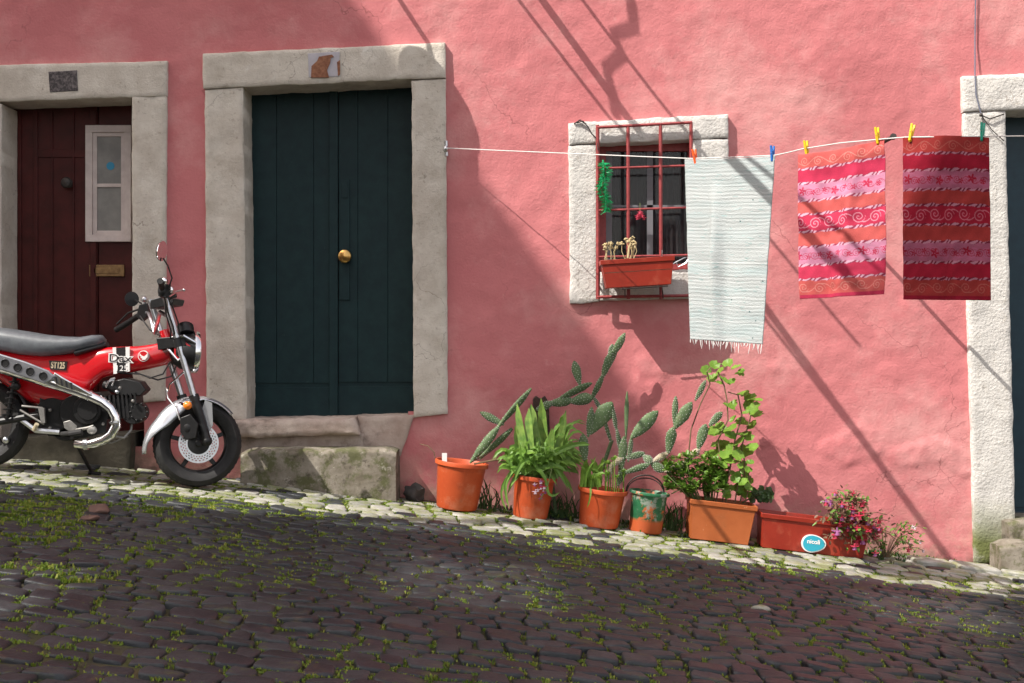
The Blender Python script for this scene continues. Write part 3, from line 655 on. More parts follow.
tag(t2, 'red and orange patterned towel with shade darkened into its colours, in front of the right door frame', 'towel', 'red striped towels on the washing line')

def peg(px, py, m, label, tilt=0, h=17):
    p = LP(px, py); s = 0.082*h/17
    k = MB(); Mx = Matrix.Translation(p) @ Matrix.Rotation(R(tilt), 4, 'Y') @ Matrix.Rotation(R(-44), 4, 'Z')
    for sgn in (-1, 1):
        P = [(-.0055,sgn*.002,-.5),(.0055,sgn*.002,-.5),(.0055,sgn*.008,-.42),(-.0055,sgn*.008,-.42),(-.0055,sgn*.004,.0),(.0055,sgn*.004,.0),(.0055,sgn*.013,.0),(-.0055,sgn*.013,.0),(-.005,sgn*.010,.5),(.005,sgn*.010,.5),(.005,sgn*.017,.5),(-.005,sgn*.017,.5)]
        P = [Mx @ Vector((x, y, z*s)) for x, y, z in P]
        k.add(P, [(0,1,2,3),(0,1,5,4),(4,5,9,8),(3,2,6,7),(7,6,10,11),(8,9,10,11),(0,3,7,4),(4,7,11,8),(1,2,6,5),(5,6,10,9)])
    o = k.build('clothes_peg', M(m), root=p, bevel=.001, smooth=0)
    k = MB(); k.tube([Mx @ Vector((0,.016*math.cos(a),.004+.005*math.sin(a))) for a in [j*math.pi/4 for j in range(9)]], .0018, 5); k.build('spring', M('steel'), o)
    tag(o, label, 'clothes peg', 'plastic clothes pegs on the washing line')
peg(695,157,'peg_orange','orange clothes peg at the left corner of the white rug',-8)
peg(772.5,154,'peg_blue','blue clothes peg at the right corner of the white rug',0)
peg(806.5,149,'peg_yellow','yellow clothes peg at the left corner of the sunlit towel',-6)
peg(877.5,136,'peg_yellow','yellow clothes peg at the right corner of the sunlit towel',-5)
peg(911.5,133,'peg_yellow','yellow clothes peg at the left corner of the shaded towel',12)
peg(982.5,132,'peg_green','green clothes peg on the right corner of the shaded towel',3)

# ---------------------------------------------------------------- window decorations
wboxt = thing('window_box', 'small orange plastic flower box hooked on the window bars', 'planter', W(637,286,.2))
def trough(b, p0, p1, q0, q1, z0, h, tb, wall=.006, rim=.012, tilt=None, th=None):
    """open rectangular trough; p0,p1 = x of top ends; tb = how much the base is narrower"""
    def ring(x0, x1, qa, qb, z): return [Vector((x0,-qb,z)), Vector((x1,-qb,z)), Vector((x1,-qa,z)), Vector((x0,-qa,z))]
    L = [ring(p0+tb,p1-tb,q0+tb*.6,q1-tb*.6,z0), ring(p0+rim,p1-rim,q0+rim*.8,q1-rim*.8,z0+h-.03), ring(p0,p1,q0,q1,z0+h-.028), ring(p0-.002,p1+.002,q0-.002,q1+.002,z0+h),
         ring(p0+wall,p1-wall,q0+wall,q1-wall,z0+h), ring(p0+tb*.8+rim,p1-tb*.8-rim,q0+tb*.6+rim,q1-tb*.6-rim,z0+h*.35)]
    vs_ = [v for r_ in L for v in r_]
    if tilt is not None: vs_ = [tilt @ v for v in vs_]
    fs = [(3,2,1,0),(20,21,22,23)]
    for i in range(5): fs += [(i*4+j, i*4+(j+1) % 4, (i+1)*4+(j+1) % 4, (i+1)*4+j) for j in range(4)]
    b.add(vs_, fs)
a = W(600.5,258,.27); c = W(674.5,286,.27)
pv = W(637,258,.2); Tb = Matrix.Translation(pv) @ Matrix.Rotation(R(-3.5),4,'Y') @ Matrix.Translation(-pv)
k = MB(); trough(k, a.x, c.x, .10, .27, c.z, a.z-c.z, .028, rim=.008, tilt=Tb); k.build('box', M('plastic_red'), wboxt, bevel=.002)
k = MB(); a2 = Tb @ Vector((a.x+.02,-.115,a.z-.035)); c2 = Tb @ Vector((c.x-.02,-.255,a.z-.03))
k.hexa([Tb @ Vector(v) for v in [(a.x+.02,-.26,a.z-.08),(c.x-.02,-.26,a.z-.08),(c.x-.02,-.11,a.z-.08),(a.x+.02,-.11,a.z-.08),(a.x+.012,-.262,a.z-.03),(c.x-.012,-.262,a.z-.03),(c.x-.012,-.11,a.z-.03),(a.x+.012,-.11,a.z-.03)]]); k.build('soil', M('soil'), wboxt)
k = MB(); rd = random.Random(8)
for i in range(16):
    px = rd.choice([604,608,612,616,620,625,630,634]) + rd.uniform(-3,3); top = 250-rd.uniform(0,7)+(0 if px < 622 else -6*rd.random())
    q = rd.uniform(.14,.24); b0 = W(px,262,q); t_ = W(px+rd.uniform(-5,5),top,q); mid = (b0+t_)/2+Vector((rd.uniform(-.02,.02),0,.01))
    k.tube([b0,mid,t_], .0022, 5)
    for _ in range(6): k.ball(t_+Vector((rd.uniform(-.012,.012),rd.uniform(-.01,.01),rd.uniform(-.006,.010))), (rd.uniform(.004,.009),.006,rd.uniform(.004,.008)), n=6, m=5)
k.tube([W(630,260,.2),W(634,250,.2),W(636,243,.2),W(633,240,.2)], .006, 6); k.tube([W(628,258,.22),W(629,248,.22),W(631,243,.22)], .006, 6)
k.build('dried_succulent', M('dried'), wboxt)
k = MB(); k.tube([W(625,290,.2),W(625,296,.1),W(625,297,.06)], .004, 5); k.tube([W(662,288,.2),W(663,296,.1),W(663,298,.06)], .004, 5); k.tube([W(622,289,.26),W(668,286,.26)], .004, 5)
k.build('bracket', M('iron_dark'), wboxt)
k = MB(); k.tube([W(662,250,.12),W(662,261,.12),W(670,266,.11),W(676,262,.1),W(684,258,.1),W(689,257,.1),W(686,263,.1),W(678,267,.1),W(676,262,.1)], .0035, 6)
tag(k.build('wire_loop', M('steel'), root=W(682,262,.1)), 'bent grey wire loop on the window bars right of the flower box', 'wire')
k = MB(); rd = random.Random(2)
for i in range(620):
    t = rd.random(); cpx = 603+2.5*math.sin(t*9)+2*t; cpy = 163+48*t; c = W(cpx,cpy,.10)
    a = rd.uniform(0,2*math.pi); e = rd.uniform(-.5,.5); ln = rd.uniform(.02,.042); d = Vector((math.cos(a)*math.cos(e),math.sin(a)*math.cos(e)*.8,math.sin(e)))
    s_ = d.cross(Vector((rd.random(),rd.random(),rd.random()))).normalized()*.0022
    c = c+d*.008; k.add([c-s_,c+s_,c+d*ln+s_*.5+Vector((0,0,-ln*.2)),c+d*ln-s_*.5+Vector((0,0,-ln*.2))], [(0,1,2,3)])
k.tube([W(603,160,.10),W(605,185,.10),W(606,212,.10)], .006, 6)
tag(k.build('tinsel_garland', M('tinsel'), root=W(604,165,.1), smooth=0), 'green tinsel garland hanging on the left bars of the window', 'garland')
def fuchsia_flower(b, c, s, rd, mi=(0,1)):
    c = Vector(c)
    for j in range(4):
        a = j*math.pi/2+rd.random(); d = Vector((math.cos(a),math.sin(a)*.9,-.1)); n_ = Vector((-math.sin(a),math.cos(a),0))
        b.mi = mi[0]; b.add([c, c+d*s*.6+n_*s*.28+Vector((0,0,-s*.1)), c+d*s*1.15+Vector((0,0,s*.15)), c+d*s*.6-n_*s*.28+Vector((0,0,-s*.1))], [(0,1,2,3)])
    b.mi = mi[1]; b.lathe([(.001,0),(s*.30,-s*.15),(s*.42,-s*.55),(s*.46,-s*.8)], Matrix.Translation(c), 8)
    b.mi = mi[0]; b.lathe([(.001,s*.6),(s*.14,s*.4),(s*.12,0),(s*.3,-s*.12)], Matrix.Translation(c), 8)
k = MB(); rd = random.Random(12)
for i in range(10): fuchsia_flower(k, W(640+rd.uniform(-4,4),214+rd.uniform(-4,4),.10+rd.uniform(0,.03)), .018, rd)
k.mi = 2; k.tube([W(640,203,.09),W(640,212,.10)], .002, 5)
tag(k.build('hanging_flower', [M('petal_pink'),M('petal_pink'),M('stem_green')], root=W(640,212,.1)), 'small crimson artificial flower tied to the middle window bar', 'flower')

# ---------------------------------------------------------------- plant helpers
def pad(b, p0, p1, w, t=.35, rd=random, yaw=None, spines=True):
    w = w*1.08
    """cactus pad between two points"""
    p0, p1 = Vector(p0), Vector(p1); d = p1-p0; L = d.length; ax = d.normalized()
    yaw = rd.uniform(-.5,.5) if yaw is None else yaw
    side = ax.cross(Vector((math.sin(yaw),-math.cos(yaw),0))).normalized(); nn_ = side.cross(ax).normalized()
    n, m = 14, 12; vs_ = []
    wr = rd.uniform(0,9)
    for i in range(m+1):
        s = i/m; prof = math.sin(math.pi*min(1,(s*.93+.05)))**.62 * (.62+.55*s if s < .75 else .62+.55*.75-(s-.75)*.3)
        prof = max(prof, .16)
        if i == m: prof = .12
        for j in range(n):
            a = 2*math.pi*j/n
            bmp = 1+.10*noise.noise(Vector((math.cos(a)*2+wr,math.sin(a)*2,s*7+wr)));  vs_.append(p0+ax*(L*s)+bmp*side*(math.cos(a)*w/2*prof*(1+.05*math.sin(5*s+wr)))+nn_*(math.sin(a)*w/2*t*(.55+.45*prof)+w*.06*math.sin(s*4+wr)))
    fs = [(i*n+j,i*n+(j+1) % n,(i+1)*n+(j+1) % n,(i+1)*n+j) for i in range(m) for j in range(n)]+[tuple(range(n-1,-1,-1)),tuple(m*n+j for j in range(n))]
    b.add(vs_, fs)
    if len(vs_) and w > .03:
        b.mi = 1
        for i in range(1, m):
            for j in range(n):
                if (i+j) % 2: continue
                p = vs_[i*n+j]; q_ = (p-(p0+ax*(L*i/m))); 
                if q_.length < 1e-5: continue
                q_ = q_.normalized(); s1 = ax*.0016; s2 = q_.cross(ax)*.0016
                b.add([p-s1-s2, p+s1-s2, p+s1+s2, p-s1+s2, p+q_*.0042], [(0,1,4),(1,2,4),(2,3,4),(3,0,4)])
        b.mi = 0
def pads(parent, lst, q, rd, t=.4, m='cactus', name='cactus_pad', jit=.03):
    for x0,y0,x1,y1,wd,yw in lst:
        b = MB(); pad(b, W(x0,y0,q), W(x1,y1,q+rd.uniform(-jit,jit*.6)), wd*sc(q), t, rd, yw); b.build(name, [M(m), M('rope_white')], parent, smooth=60)
def leaf_round(b, c, r, nrm, rd, lobes=7):
    n_ = Vector(nrm).normalized(); a = n_.orthogonal().normalized(); bb = n_.cross(a); ph = rd.uniform(0,6.28)
    K = lobes*2; vs_ = [Vector(c)-n_*r*.22]
    for j in range(K):
        t = ph+2*math.pi*j/K; rr_ = r*(1.0 if j % 2 else .88)*(1-.35*(j == 0))
        vs_.append(Vector(c)+a*math.cos(t)*rr_+bb*math.sin(t)*rr_+n_*r*.10*math.sin(2*t+ph))
    b.add(vs_, [(0,1+j,1+(j+1) % K) for j in range(K)])
def leaf_oval(b, c, d, L, w, nrm):
    c = Vector(c); d = Vector(d).normalized(); s = d.cross(Vector(nrm)).normalized(); n_ = s.cross(d)
    b.add([c, c+d*L*.35+s*w*.45+n_*w*.12, c+d*L*.75+s*w*.4+n_*w*.12, c+d*L, c+d*L*.75-s*w*.4+n_*w*.12, c+d*L*.35-s*w*.45+n_*w*.12, c+d*L*.5], [(0,1,6),(1,2,6),(2,3,6),(3,4,6),(4,5,6),(5,0,6)])
def blade(b, pts, w, up=None):
    """strap leaf along pts, slightly folded"""
    pts = [Vector(p) for p in pts]; k_ = len(pts); vs_ = []
    for i, p in enumerate(pts):
        t = (pts[min(i+1,k_-1)]-pts[max(i-1,0)]).normalized(); s = t.cross(up or Vector((.15,-1,.25))).normalized(); n_ = s.cross(t)
        ww = w*(1 if 0 < i < k_-1 else (.75 if i == 0 else .06))*(1-.45*(i/(k_-1))**2)
        vs_ += [p-s*ww/2+n_*ww*.16, p, p+s*ww/2+n_*ww*.16]
    fs = []
    for i in range(k_-1): fs += [(3*i,3*i+1,3*i+4,3*i+3),(3*i+1,3*i+2,3*i+5,3*i+4)]
    b.add(vs_, fs)
def curve(p0, p1, p2, n=7):
    p0, p1, p2 = Vector(p0), Vector(p1), Vector(p2)
    return [p0*(1-t)**2+p1*2*t*(1-t)+p2*t*t for t in [i/(n-1) for i in range(n)]]
SKEL = Matrix.Rotation(math.atan(.12), 4, 'Y')
def round_pot(cx, ytop, q, rtop, rbot, parent_t, matn='terracotta', rimh=.028, name='pot', soil=True, tiltx=0):
    """pot standing on the street, centre pixel cx, rim pixel ytop"""
    X = W(cx,0,q).x; zb = zg(X)+.004; zt = W(cx,ytop,q).z; H = zt-zb
    Mx = Matrix.Translation((X,-q,zb)) @ SKEL @ Matrix.Rotation(R(tiltx),4,'X')
    k = MB(); ri = rtop-.012
    k.lathe([(0,0),(rbot-.006,0),(rbot,.008),(rtop-.016,H-rimh-.004),(rtop-.014,H-rimh),(rtop-.002,H-rimh+.003),(rtop,H-.006),(rtop-.002,H),(rtop-.010,H),(ri-.004,H-.01),(ri-.010,H-.06)], Mx, 40)
    if matn == 'terracotta': k.lathe([(rtop-.018-(rtop-rbot)*.28,H*.72-.004),(rtop-.013-(rtop-rbot)*.28,H*.72),(rtop-.018-(rtop-rbot)*.26,H*.72+.004)], Mx, 40)
    k.build(name, M(matn), parent_t, smooth=40)
    if soil:
        k = MB(); k.lathe([(ri-.004,H-.045),(ri*.6,H-.036),(0,H-.034)], Mx, 24); k.build('soil', M('soil'), parent_t)
    return Mx, H
def base_pt(cx, q): X = W(cx,0,q).x; return Vector((X,-q,zg(X)))

# --- pot 1: leaning cactus
rd = random.Random(21); q = .30
p1 = thing('potted_cactus', 'large terracotta pot with one long cactus leaning right, nearest the doorstep', 'potted plant', base_pt(456,q))
round_pot(456.5, 461, q, .162, .122, p1)
for x0,y0,x1,y1,wd,qq,yw in ((470,463,500,425,9,.30,.1),(496,430,531,388,8,.28,.9),(504,425,480,412,8,.22,.2),(480,459,512,428,9,.24,1.1)):
    pads(p1, [(x0,y0,x1,y1,wd,yw)], qq, rd, .55)
k = MB(); k.tube([W(436,464,.3),W(434,452,.3),W(428,446,.3),W(420,444,.28)], .003, 5); k.tube([W(474,464,.3),W(505,458,.27),W(525,452,.25)], .006, 6); k.tube([W(470,463,.3),W(490,452,.26)], .004, 5)
k.build('dry_stem', M('stem'), p1)
k = MB(); k.box(W(442,462,.36), W(447,453,.355)); k.build('plant_tag', M('white_print'), p1)

# --- pot 2: sword leaves
rd = random.Random(22); q = .30
p2 = thing('potted_succulent', 'terracotta pot crowded with upright sword leaves and trailing lime leaves', 'potted plant', base_pt(529,q))
round_pot(530, 475, q, .136, .104, p2)
k = MB()
for x0,y0,xm,ym,x1,y1,wd in ((530,477,522,440,517,403,10),(534,478,528,440,529,408,11),(538,477,533,430,531,404,12),(541,478,545,440,541,398,12),(527,477,520,460,515,425,9),(545,478,552,450,552,428,10),(548,478,560,450,566,410,9),(524,478,512,462,510,445,9),(552,478,570,460,572,440,9)):
    qq = q+rd.uniform(-.07,.07); blade(k, curve(W(x0,y0,qq),W(xm,ym,qq),W(x1,y1,qq+rd.uniform(-.05,.05))), wd*sc(q), Vector((rd.uniform(-.5,.3),-1,.1)))
k.build('sword_leaves', M('leaf_sword'), p2, smooth=0)
k = MB()
for i in range(150):
    a = rd.uniform(-math.pi,math.pi); ln = rd.uniform(18,58); x0 = 530+rd.uniform(-14,14); y0 = 474; dx = math.cos(a)*ln*.8; h = rd.uniform(10,46)*(1.2-abs(math.cos(a))*.5)
    qq = q+rd.uniform(-.08,.08)+.04; q1 = qq+math.sin(a)*.10; drop = rd.uniform(-4,30)
    if x0+dx < 500: dx *= .5
    blade(k, curve(W(x0,y0,qq),W(x0+dx*.6,y0-h,(qq+q1)/2),W(x0+dx,y0-h*.6+drop*(abs(dx) > 22),q1)), rd.uniform(3,6.5)*sc(q), Vector((rd.uniform(-.6,.6),-.8,.6)))
blade(k, curve(W(513,474,.4),W(500,480,.42),W(509,508,.44)), .02); blade(k, curve(W(510,474,.4),W(494,490,.4),W(507,511,.42)), .014)
blade(k, curve(W(546,474,.4),W(545,505,.46),W(560,492,.44)), .02); blade(k, curve(W(550,456,.4),W(575,440,.42),W(590,445,.42)), .035)
for i in range(34):
    x0 = 548+rd.uniform(-6,10); qq = q+rd.uniform(-.08,.06); x1 = rd.uniform(556,592); y1 = rd.uniform(418,472)
    blade(k, curve(W(x0,476,qq),W((x0+x1)/2-4,min(y1,452)-14,qq),W(x1,y1,qq+rd.uniform(-.05,.08))), rd.uniform(2.5,6)*sc(q), Vector((rd.uniform(-.6,.6),-.8,.6)))
k.build('strap_leaves', M('leaf_mid'), p2, smooth=0)
k = MB()
for i in range(130):
    x0 = 532+rd.uniform(-18,26); qq = q+rd.uniform(-.06,.10); ln = rd.uniform(10,32); dx = rd.uniform(-26,30)
    blade(k, curve(W(x0,474,qq),W(x0+dx*.4,474-ln*1.4,qq),W(x0+dx,474-ln*.5,qq+.03)), rd.uniform(2.5,6)*sc(q), Vector((rd.uniform(-.6,.6),-.8,.7)))
k.build('lime_leaves', M('leaf_lime'), p2, smooth=0)
for i in range(12):
    k = MB(); fuchsia_flower(k, W(539+rd.uniform(-5,8),490+rd.uniform(-10,10),.46+rd.uniform(0,.03)), rd.uniform(.012,.02), rd, (rd.choice([0,1,2]),rd.choice([0,1,2]))); k.build('orchid_flower', [M('petal_pink'),M('petal_purple'),M('petal_white')], p2)
k = MB(); k.tube([W(545,474,.4),W(552,468,.46),W(548,485,.47),W(540,500,.47)], .003, 5)
k.build('orchid_stem', M('stem_green'), p2)

# --- prickly pear rooted by the wall behind pot 2
pc = thing('prickly_pear', 'tall prickly pear with wavy pads growing against the wall behind the pots', 'cactus', base_pt(590,.12))
rd = random.Random(5)
pads(pc, ((548,404,574,400,10,.3),(570,402,593,397,13,.0),(557,400,592,383,9,.9),(580,385,574,361,9,.1),(590,402,604,373,7,.6),(602,378,612,351,9,.3),(609,358,613,344,6,.2),(611,358,625,333,8,.4),(606,372,617,352,5,.8),(592,395,603,412,5,.5),(601,410,612,444,5,.6),(536,410,554,402,8,.3)), .16, rd, .45)
k = MB(); k.tube([W(612,440,.14),W(600,475,.12),W(592,520,.12)], .012, 8); k.build('stem', M('cactus'), pc, smooth=60); k = MB(); k.tube([W(540,408,.14),W(548,450,.12),W(556,515,.12)], .012, 8)
k.build('stem', M('cactus'), pc, smooth=60)
# --- wooden stump
k = MB(); k.plate([(533,399),(536,396),(541,399),(545,396),(549,402),(550,440),(551,512),(531,510),(532,430)], .10, .03)
tag(k.build('wooden_post', M('bark'), root=base_pt(541,.08), bevel=.004), 'dark splintered wooden post standing against the wall behind the sword leaves', 'post')

# --- pot 3
rd = random.Random(23); q = .33
p3 = thing('potted_cactus', 'terracotta pot with branching prickly pear and pale rosette succulents, left of the painted bucket', 'potted plant', base_pt(598,q))
round_pot(598.5, 488, q, .150, .118, p3)
k = MB()
L3 = [(585,461,583,434,11,.2),(588,437,592,407,8,.3),(590,434,612,402,17,.1),(612,406,617,430,7,.9),(617,428,621,452,7,.8),(626,440,627,391,4.5,.2),(631,438,658,411,14,.1),(621,474,624,436,9,.2),(628,462,632,436,6,.6),
      (625,458,645,453,7,.2),(643,455,652,463,8,.3),(650,461,664,472,9,.2),(622,474,650,464,7,.3),(668,454,673,427,11,.1),(674,429,692,402,12,.1),(674,425,676,396,7,.3),(695,401,706,380,6,.2),(618,486,624,468,8,.2),(698,449,706,424,11,.1),(709,426,722,412,8,.1)]
pads(p3, L3, q, rd)
pads(p3, ((606,482,613,462,6,.2),(612,466,624,456,7,.2),(652,462,668,453,7,.2),(585,486,586,460,3.5,.2),(686,462,700,448,7,.2),(664,472,688,462,6,.2)), q, rd, .7, 'cactus_dry', 'woody_stem', 0)
k = MB()
for i in range(16):
    cx = rd.choice([592,596,612,616,620,608])+rd.uniform(-5,5); cy = 484-rd.uniform(0,20)*(cx > 604)-rd.uniform(0,8); qq = q+rd.uniform(-.05,.10); c = W(cx,cy,qq)
    k.tube([W(cx,492,qq),c], .003, 5)
    for j in range(12):
        a = j*2.4; e = .25+.08*j; d = Vector((math.cos(a)*math.cos(e),math.sin(a)*math.cos(e),math.sin(e))); leaf_oval(k, c, d, rd.uniform(.018,.032), .012, Vector((0,0,1)))
for i in range(28):
    x0 = 590+rd.uniform(-9,10); qq = q+rd.uniform(-.03,.1); blade(k, curve(W(x0,487,qq),W(x0+rd.uniform(-6,6),470,qq),W(x0+rd.uniform(-12,12),rd.uniform(455,480),qq+.02)), rd.uniform(2,4.5)*sc(q), Vector((0,-.8,.7)))
blade(k, curve(W(590,488,.46),W(592,494,.5),W(587,508,.49)), .012)
k.build('rosettes', M('leaf_lime'), p3, smooth=0)

# --- painted bucket
q = .34
p4 = thing('painted_bucket', 'green painted clay bucket with peeling colour and a wire handle', 'bucket', base_pt(645,q))
round_pot(645, 491, q, .122, .098, p4, 'bucket_paint', rimh=.02, name='bucket')
k = MB(); k.tube([W(645+19*math.cos(a), 492-17*math.sin(a), q+.06*math.sin(a)) for a in [math.pi*i/14 for i in range(15)]], .0045, 6)
k.tube([W(645+18*math.cos(a), 492-14*math.sin(a), q-.05-.04*math.sin(a)) for a in [math.pi*i/14 for i in range(15)]], .0035, 6)
k.build('handle', M('iron_dark'), p4)

# --- rectangular planter with geranium
rd = random.Random(31)
p5 = thing('geranium_planter', 'ochre rectangular planter with tall geranium and bushy small leaved succulent', 'planter', base_pt(716,.3))
def street_tilt(cx, q): b0 = base_pt(cx, q); return Matrix.Translation(b0) @ SKEL, b0
Tm, b0 = street_tilt(716.5, .30)
hw = 33.5*sc(.36)
k = MB(); trough(k, -hw, hw, -.12, .12, .004, .235, .028, wall=.01, rim=.010, tilt=Tm); k.build('planter_box', M('terracotta_ochre'), p5, bevel=.003)
k = MB(); k.hexa([Tm @ Vector(v) for v in [(-hw+.03,-.09,.12),(hw-.03,-.09,.12),(hw-.03,.09,.12),(-hw+.03,.09,.12),(-hw+.016,-.105,.205),(hw-.016,-.105,.205),(hw-.016,.105,.205),(-hw+.016,.105,.205)]]); k.build('soil', M('soil'), p5)
q = .30
stems = [[(722,502),(730,470),(735,440),(742,415),(738,395),(728,392)],[(716,502),(722,470),(718,440),(728,420),(727,400),(724,385),(718,372)],[(735,502),(740,470),(742,445),(750,420),(752,405)],
         [(690,500),(688,460),(691,430),(700,405),(710,384),(707,372),(714,363),(722,364)],[(740,502),(745,480),(744,455)],[(708,502),(704,480),(700,465)],[(726,502),(726,480),(732,460)],[(745,502),(750,485),(748,470)]]
k = MB()
for s_ in stems: k.tube([W(x,y,q+.02*math.sin(i+x)) for i,(x,y) in enumerate(s_)], .0042, 6)
k.build('geranium_stems', M('stem'), p5)
k = MB()
def gleaf(px, py, r, qq=None):
    qq = q+rd.uniform(-.06,.08) if qq is None else qq
    c = W(px,py,qq); nrm = Vector((rd.uniform(-.8,.4),rd.uniform(-1.0,-.1),rd.uniform(.3,1.2)))
    leaf_round(k, c, r*sc(q), nrm, rd)
for px,py,r in ((707,371,6),(714,365,6),(719,371,7),(728,363,6),(735,366,6),(739,371,6),(712,378,6),(723,378,6),(731,381,5),(718,383,5),(741,373,4),
                (742,394,7),(750,396,7),(757,400,7),(748,403,7),(755,409,8),(757,414,7),(746,412,4),(730,405,7),(733,404,5),
                (745,423,8),(751,424,7),(739,421,6),(714,432,8),(722,430,7),(731,428,8),(730,435,7),(741,434,8),(747,436,7),(737,442,8),(716,443,7),(724,446,8),(734,447,8),(745,450,10),(715,452,8),(725,455,7),(751,446,7),(739,455,7),(720,424,5),(733,419,5)):
    gleaf(px+rd.uniform(-1,1), py+rd.uniform(-1,1), r*1.02)
for i in range(38): gleaf(rd.uniform(722,752), rd.uniform(455,495), rd.uniform(3.5,6.5))
k.build('geranium_leaves', M('leaf_lime'), p5, smooth=0)
k = MB()
kst = MB()
for i in range(210):
    cx = rd.uniform(664,726); cy = rd.uniform(452+.010*(cx-694)**2, 492); cy = min(cy, 494-.012*(cx-694)**2); qq = q+rd.uniform(-.10,.12); c = W(cx,cy,qq)
    (i % 6 == 0) and kst.tube([W(704+(cx-700)*.4,500,q),W(cx*.6+702*.4,488,qq),W(cx,cy+6,qq)], .0036, 5)
    k.mi = 0 if rd.random() < .3 else 1
    for j in range(11):
        a = rd.uniform(0,6.28); e = rd.uniform(-.2,1.2); d = Vector((math.cos(a)*math.cos(e),math.sin(a)*math.cos(e),math.sin(e)))
        leaf_oval(k, c-Vector((0,0,.012))+d*.004, d, rd.uniform(.024,.042), .022, Vector((0,0,1)) if abs(d.z) < .9 else Vector((1,0,0)))
k.build('succulent_leaves', [M('leaf_mid'),M('leaf_lime')], p5, smooth=0); kst.build('succulent_stems', M('stem_green'), p5)
k = MB()
for i in range(60):
    a = W(rd.uniform(752,772),rd.uniform(488,500),.2+rd.uniform(-.06,.08)); leaf_round(k, a, rd.uniform(.012,.026), Vector((rd.uniform(-1,1),-1,rd.uniform(0,1))), rd, 5)
k.tube([W(742,503,.25),W(752,497,.22),W(768,493,.2)], .005, 5); k.build('side_shoot', M('leaf_dark'), p5, smooth=0)

# --- long red trough with fuchsia
rd = random.Random(41)
p6 = thing('fuchsia_trough', 'long red plastic trough with turquoise round sticker and straggly pink fuchsia', 'planter', base_pt(808,.32))
Tm6, b6 = street_tilt(809, .33); hw = 55.5*sc(.40)
k = MB(); trough(k, -hw, hw, -.105, .105, .004, .205, .030, wall=.008, rim=.012, tilt=Tm6); k.build('trough', M('plastic_red'), p6, bevel=.003)
k = MB(); k.hexa([Tm6 @ Vector(v) for v in [(-hw+.05,-.07,.03),(hw-.05,-.07,.03),(hw-.05,.07,.03),(-hw+.05,.07,.03),(-hw+.03,-.08,.10),(hw-.03,-.08,.11),(hw-.03,.08,.11),(-hw+.03,.08,.10)]]); k.build('soil', M('soil'), p6)
def sticker(parent):
    T = Tm6 @ Matrix.Translation((-.008,-.1045,.065)) @ Matrix.Rotation(R(90-5.5),4,'X')
    def blob(r, z, sx_=1.28):
        out = []
        for j in range(36):
            a = 2*math.pi*j/36; rr_ = r*(1+.05*math.sin(2*a+1)+.05*math.cos(3*a)); out.append(T @ Vector((rr_*sx_*math.cos(a), rr_*math.sin(a), z)))
        return out
    b = MB(); o = blob(.054,.006); i_ = blob(.054,-.01); n_ = 36; b.add(o+i_, [tuple(range(36))]+[(j,(j+1) % 36,36+(j+1) % 36,36+j) for j in range(36)])
    s1 = b.build('sticker', M('white_print'), parent)
    b = MB(); o = blob(.048,.0085); i_ = blob(.048,0); b.add(o+i_, [tuple(range(36))]+[(j,(j+1) % 36,36+(j+1) % 36,36+j) for j in range(36)]); b.build('sticker_face', M('sign_teal'), s1)
    return s1, T
stk1, Tst = sticker(p6)
def text(s, size, Mx, m, parent, name='lettering', ext=.0006, shear=0, offset=0, sx_=1):
    cu = bpy.data.curves.new('t', 'FONT'); cu.body = s; cu.size = size; cu.extrude = ext; cu.align_x = 'CENTER'; cu.align_y = 'CENTER'; cu.shear = shear; cu.offset = offset
    ob = bpy.data.objects.new('t', cu); C.objects.link(ob); dg = bpy.context.evaluated_depsgraph_get(); me = bpy.data.meshes.new_from_object(ob.evaluated_get(dg))
    vs_ = [Mx @ Vector((v.co.x*sx_, v.co.y, v.co.z)) for v in me.vertices]; fs = [tuple(p.vertices) for p in me.polygons]
    bpy.data.objects.remove(ob); b = MB(); b.add(vs_, fs); return b.build(name, m, parent, smooth=0)
text('nicoli', .036, Tst @ Matrix.Translation((0,.010,.0095)) , M('white_print'), stk1, offset=.0008)
k = MB(); kl = MB()
for i in range(64):
    x0 = 842+rd.uniform(-16,14); qq = .33+rd.uniform(-.06,.08); t = rd.random(); 
    if t < .62: x1, y1 = 846+rd.uniform(-24,26), rd.uniform(494,545)
    elif t < .75: x1, y1 = rd.uniform(838,862), rd.uniform(492,508)
    else: x1, y1 = rd.uniform(868,912), rd.uniform(512,550)
    q1 = qq+rd.uniform(-.05,.16); pts = curve(W(x0,545,qq),W((x0+x1)/2,min(y1,530)-12,(qq+q1)/2),W(x1,y1,q1)); k.tube(pts, .0022, 5)
    for j in range(15):
        p = pts[rd.randint(2,6)]+Vector((rd.uniform(-.03,.03),rd.uniform(-.03,.03),rd.uniform(-.03,.03))); kl.mi = 0 if rd.random() < .72 else 1
        leaf_oval(kl, p, Vector((rd.uniform(-1,1),rd.uniform(-1,.2),rd.uniform(-1,.7))), rd.uniform(.020,.044), rd.uniform(.012,.024), Vector((rd.uniform(-.3,.3),-.6,1)))
    for j in range(rd.choice([0,1,1,2])): 
        c1 = 1 if x1 < 835 else rd.choice([0,0,2]); kf = MB(); fuchsia_flower(kf, pts[rd.randint(3,6)]+Vector((rd.uniform(-.03,.03),-.03,rd.uniform(-.03,.01))), rd.uniform(.020,.036), rd, (c1,rd.choice([0,1,c1]))); kf.build('fuchsia_flower', [M('petal_pink'),M('petal_purple'),M('petal_pink')], p6)
k.build('fuchsia_stems', M('stem'), p6); kl.build('fuchsia_leaves', [M('leaf_olive'),M('leaf_mid')], p6, smooth=0)
k = MB()                                  # small plant rooted at the wall right of the trough
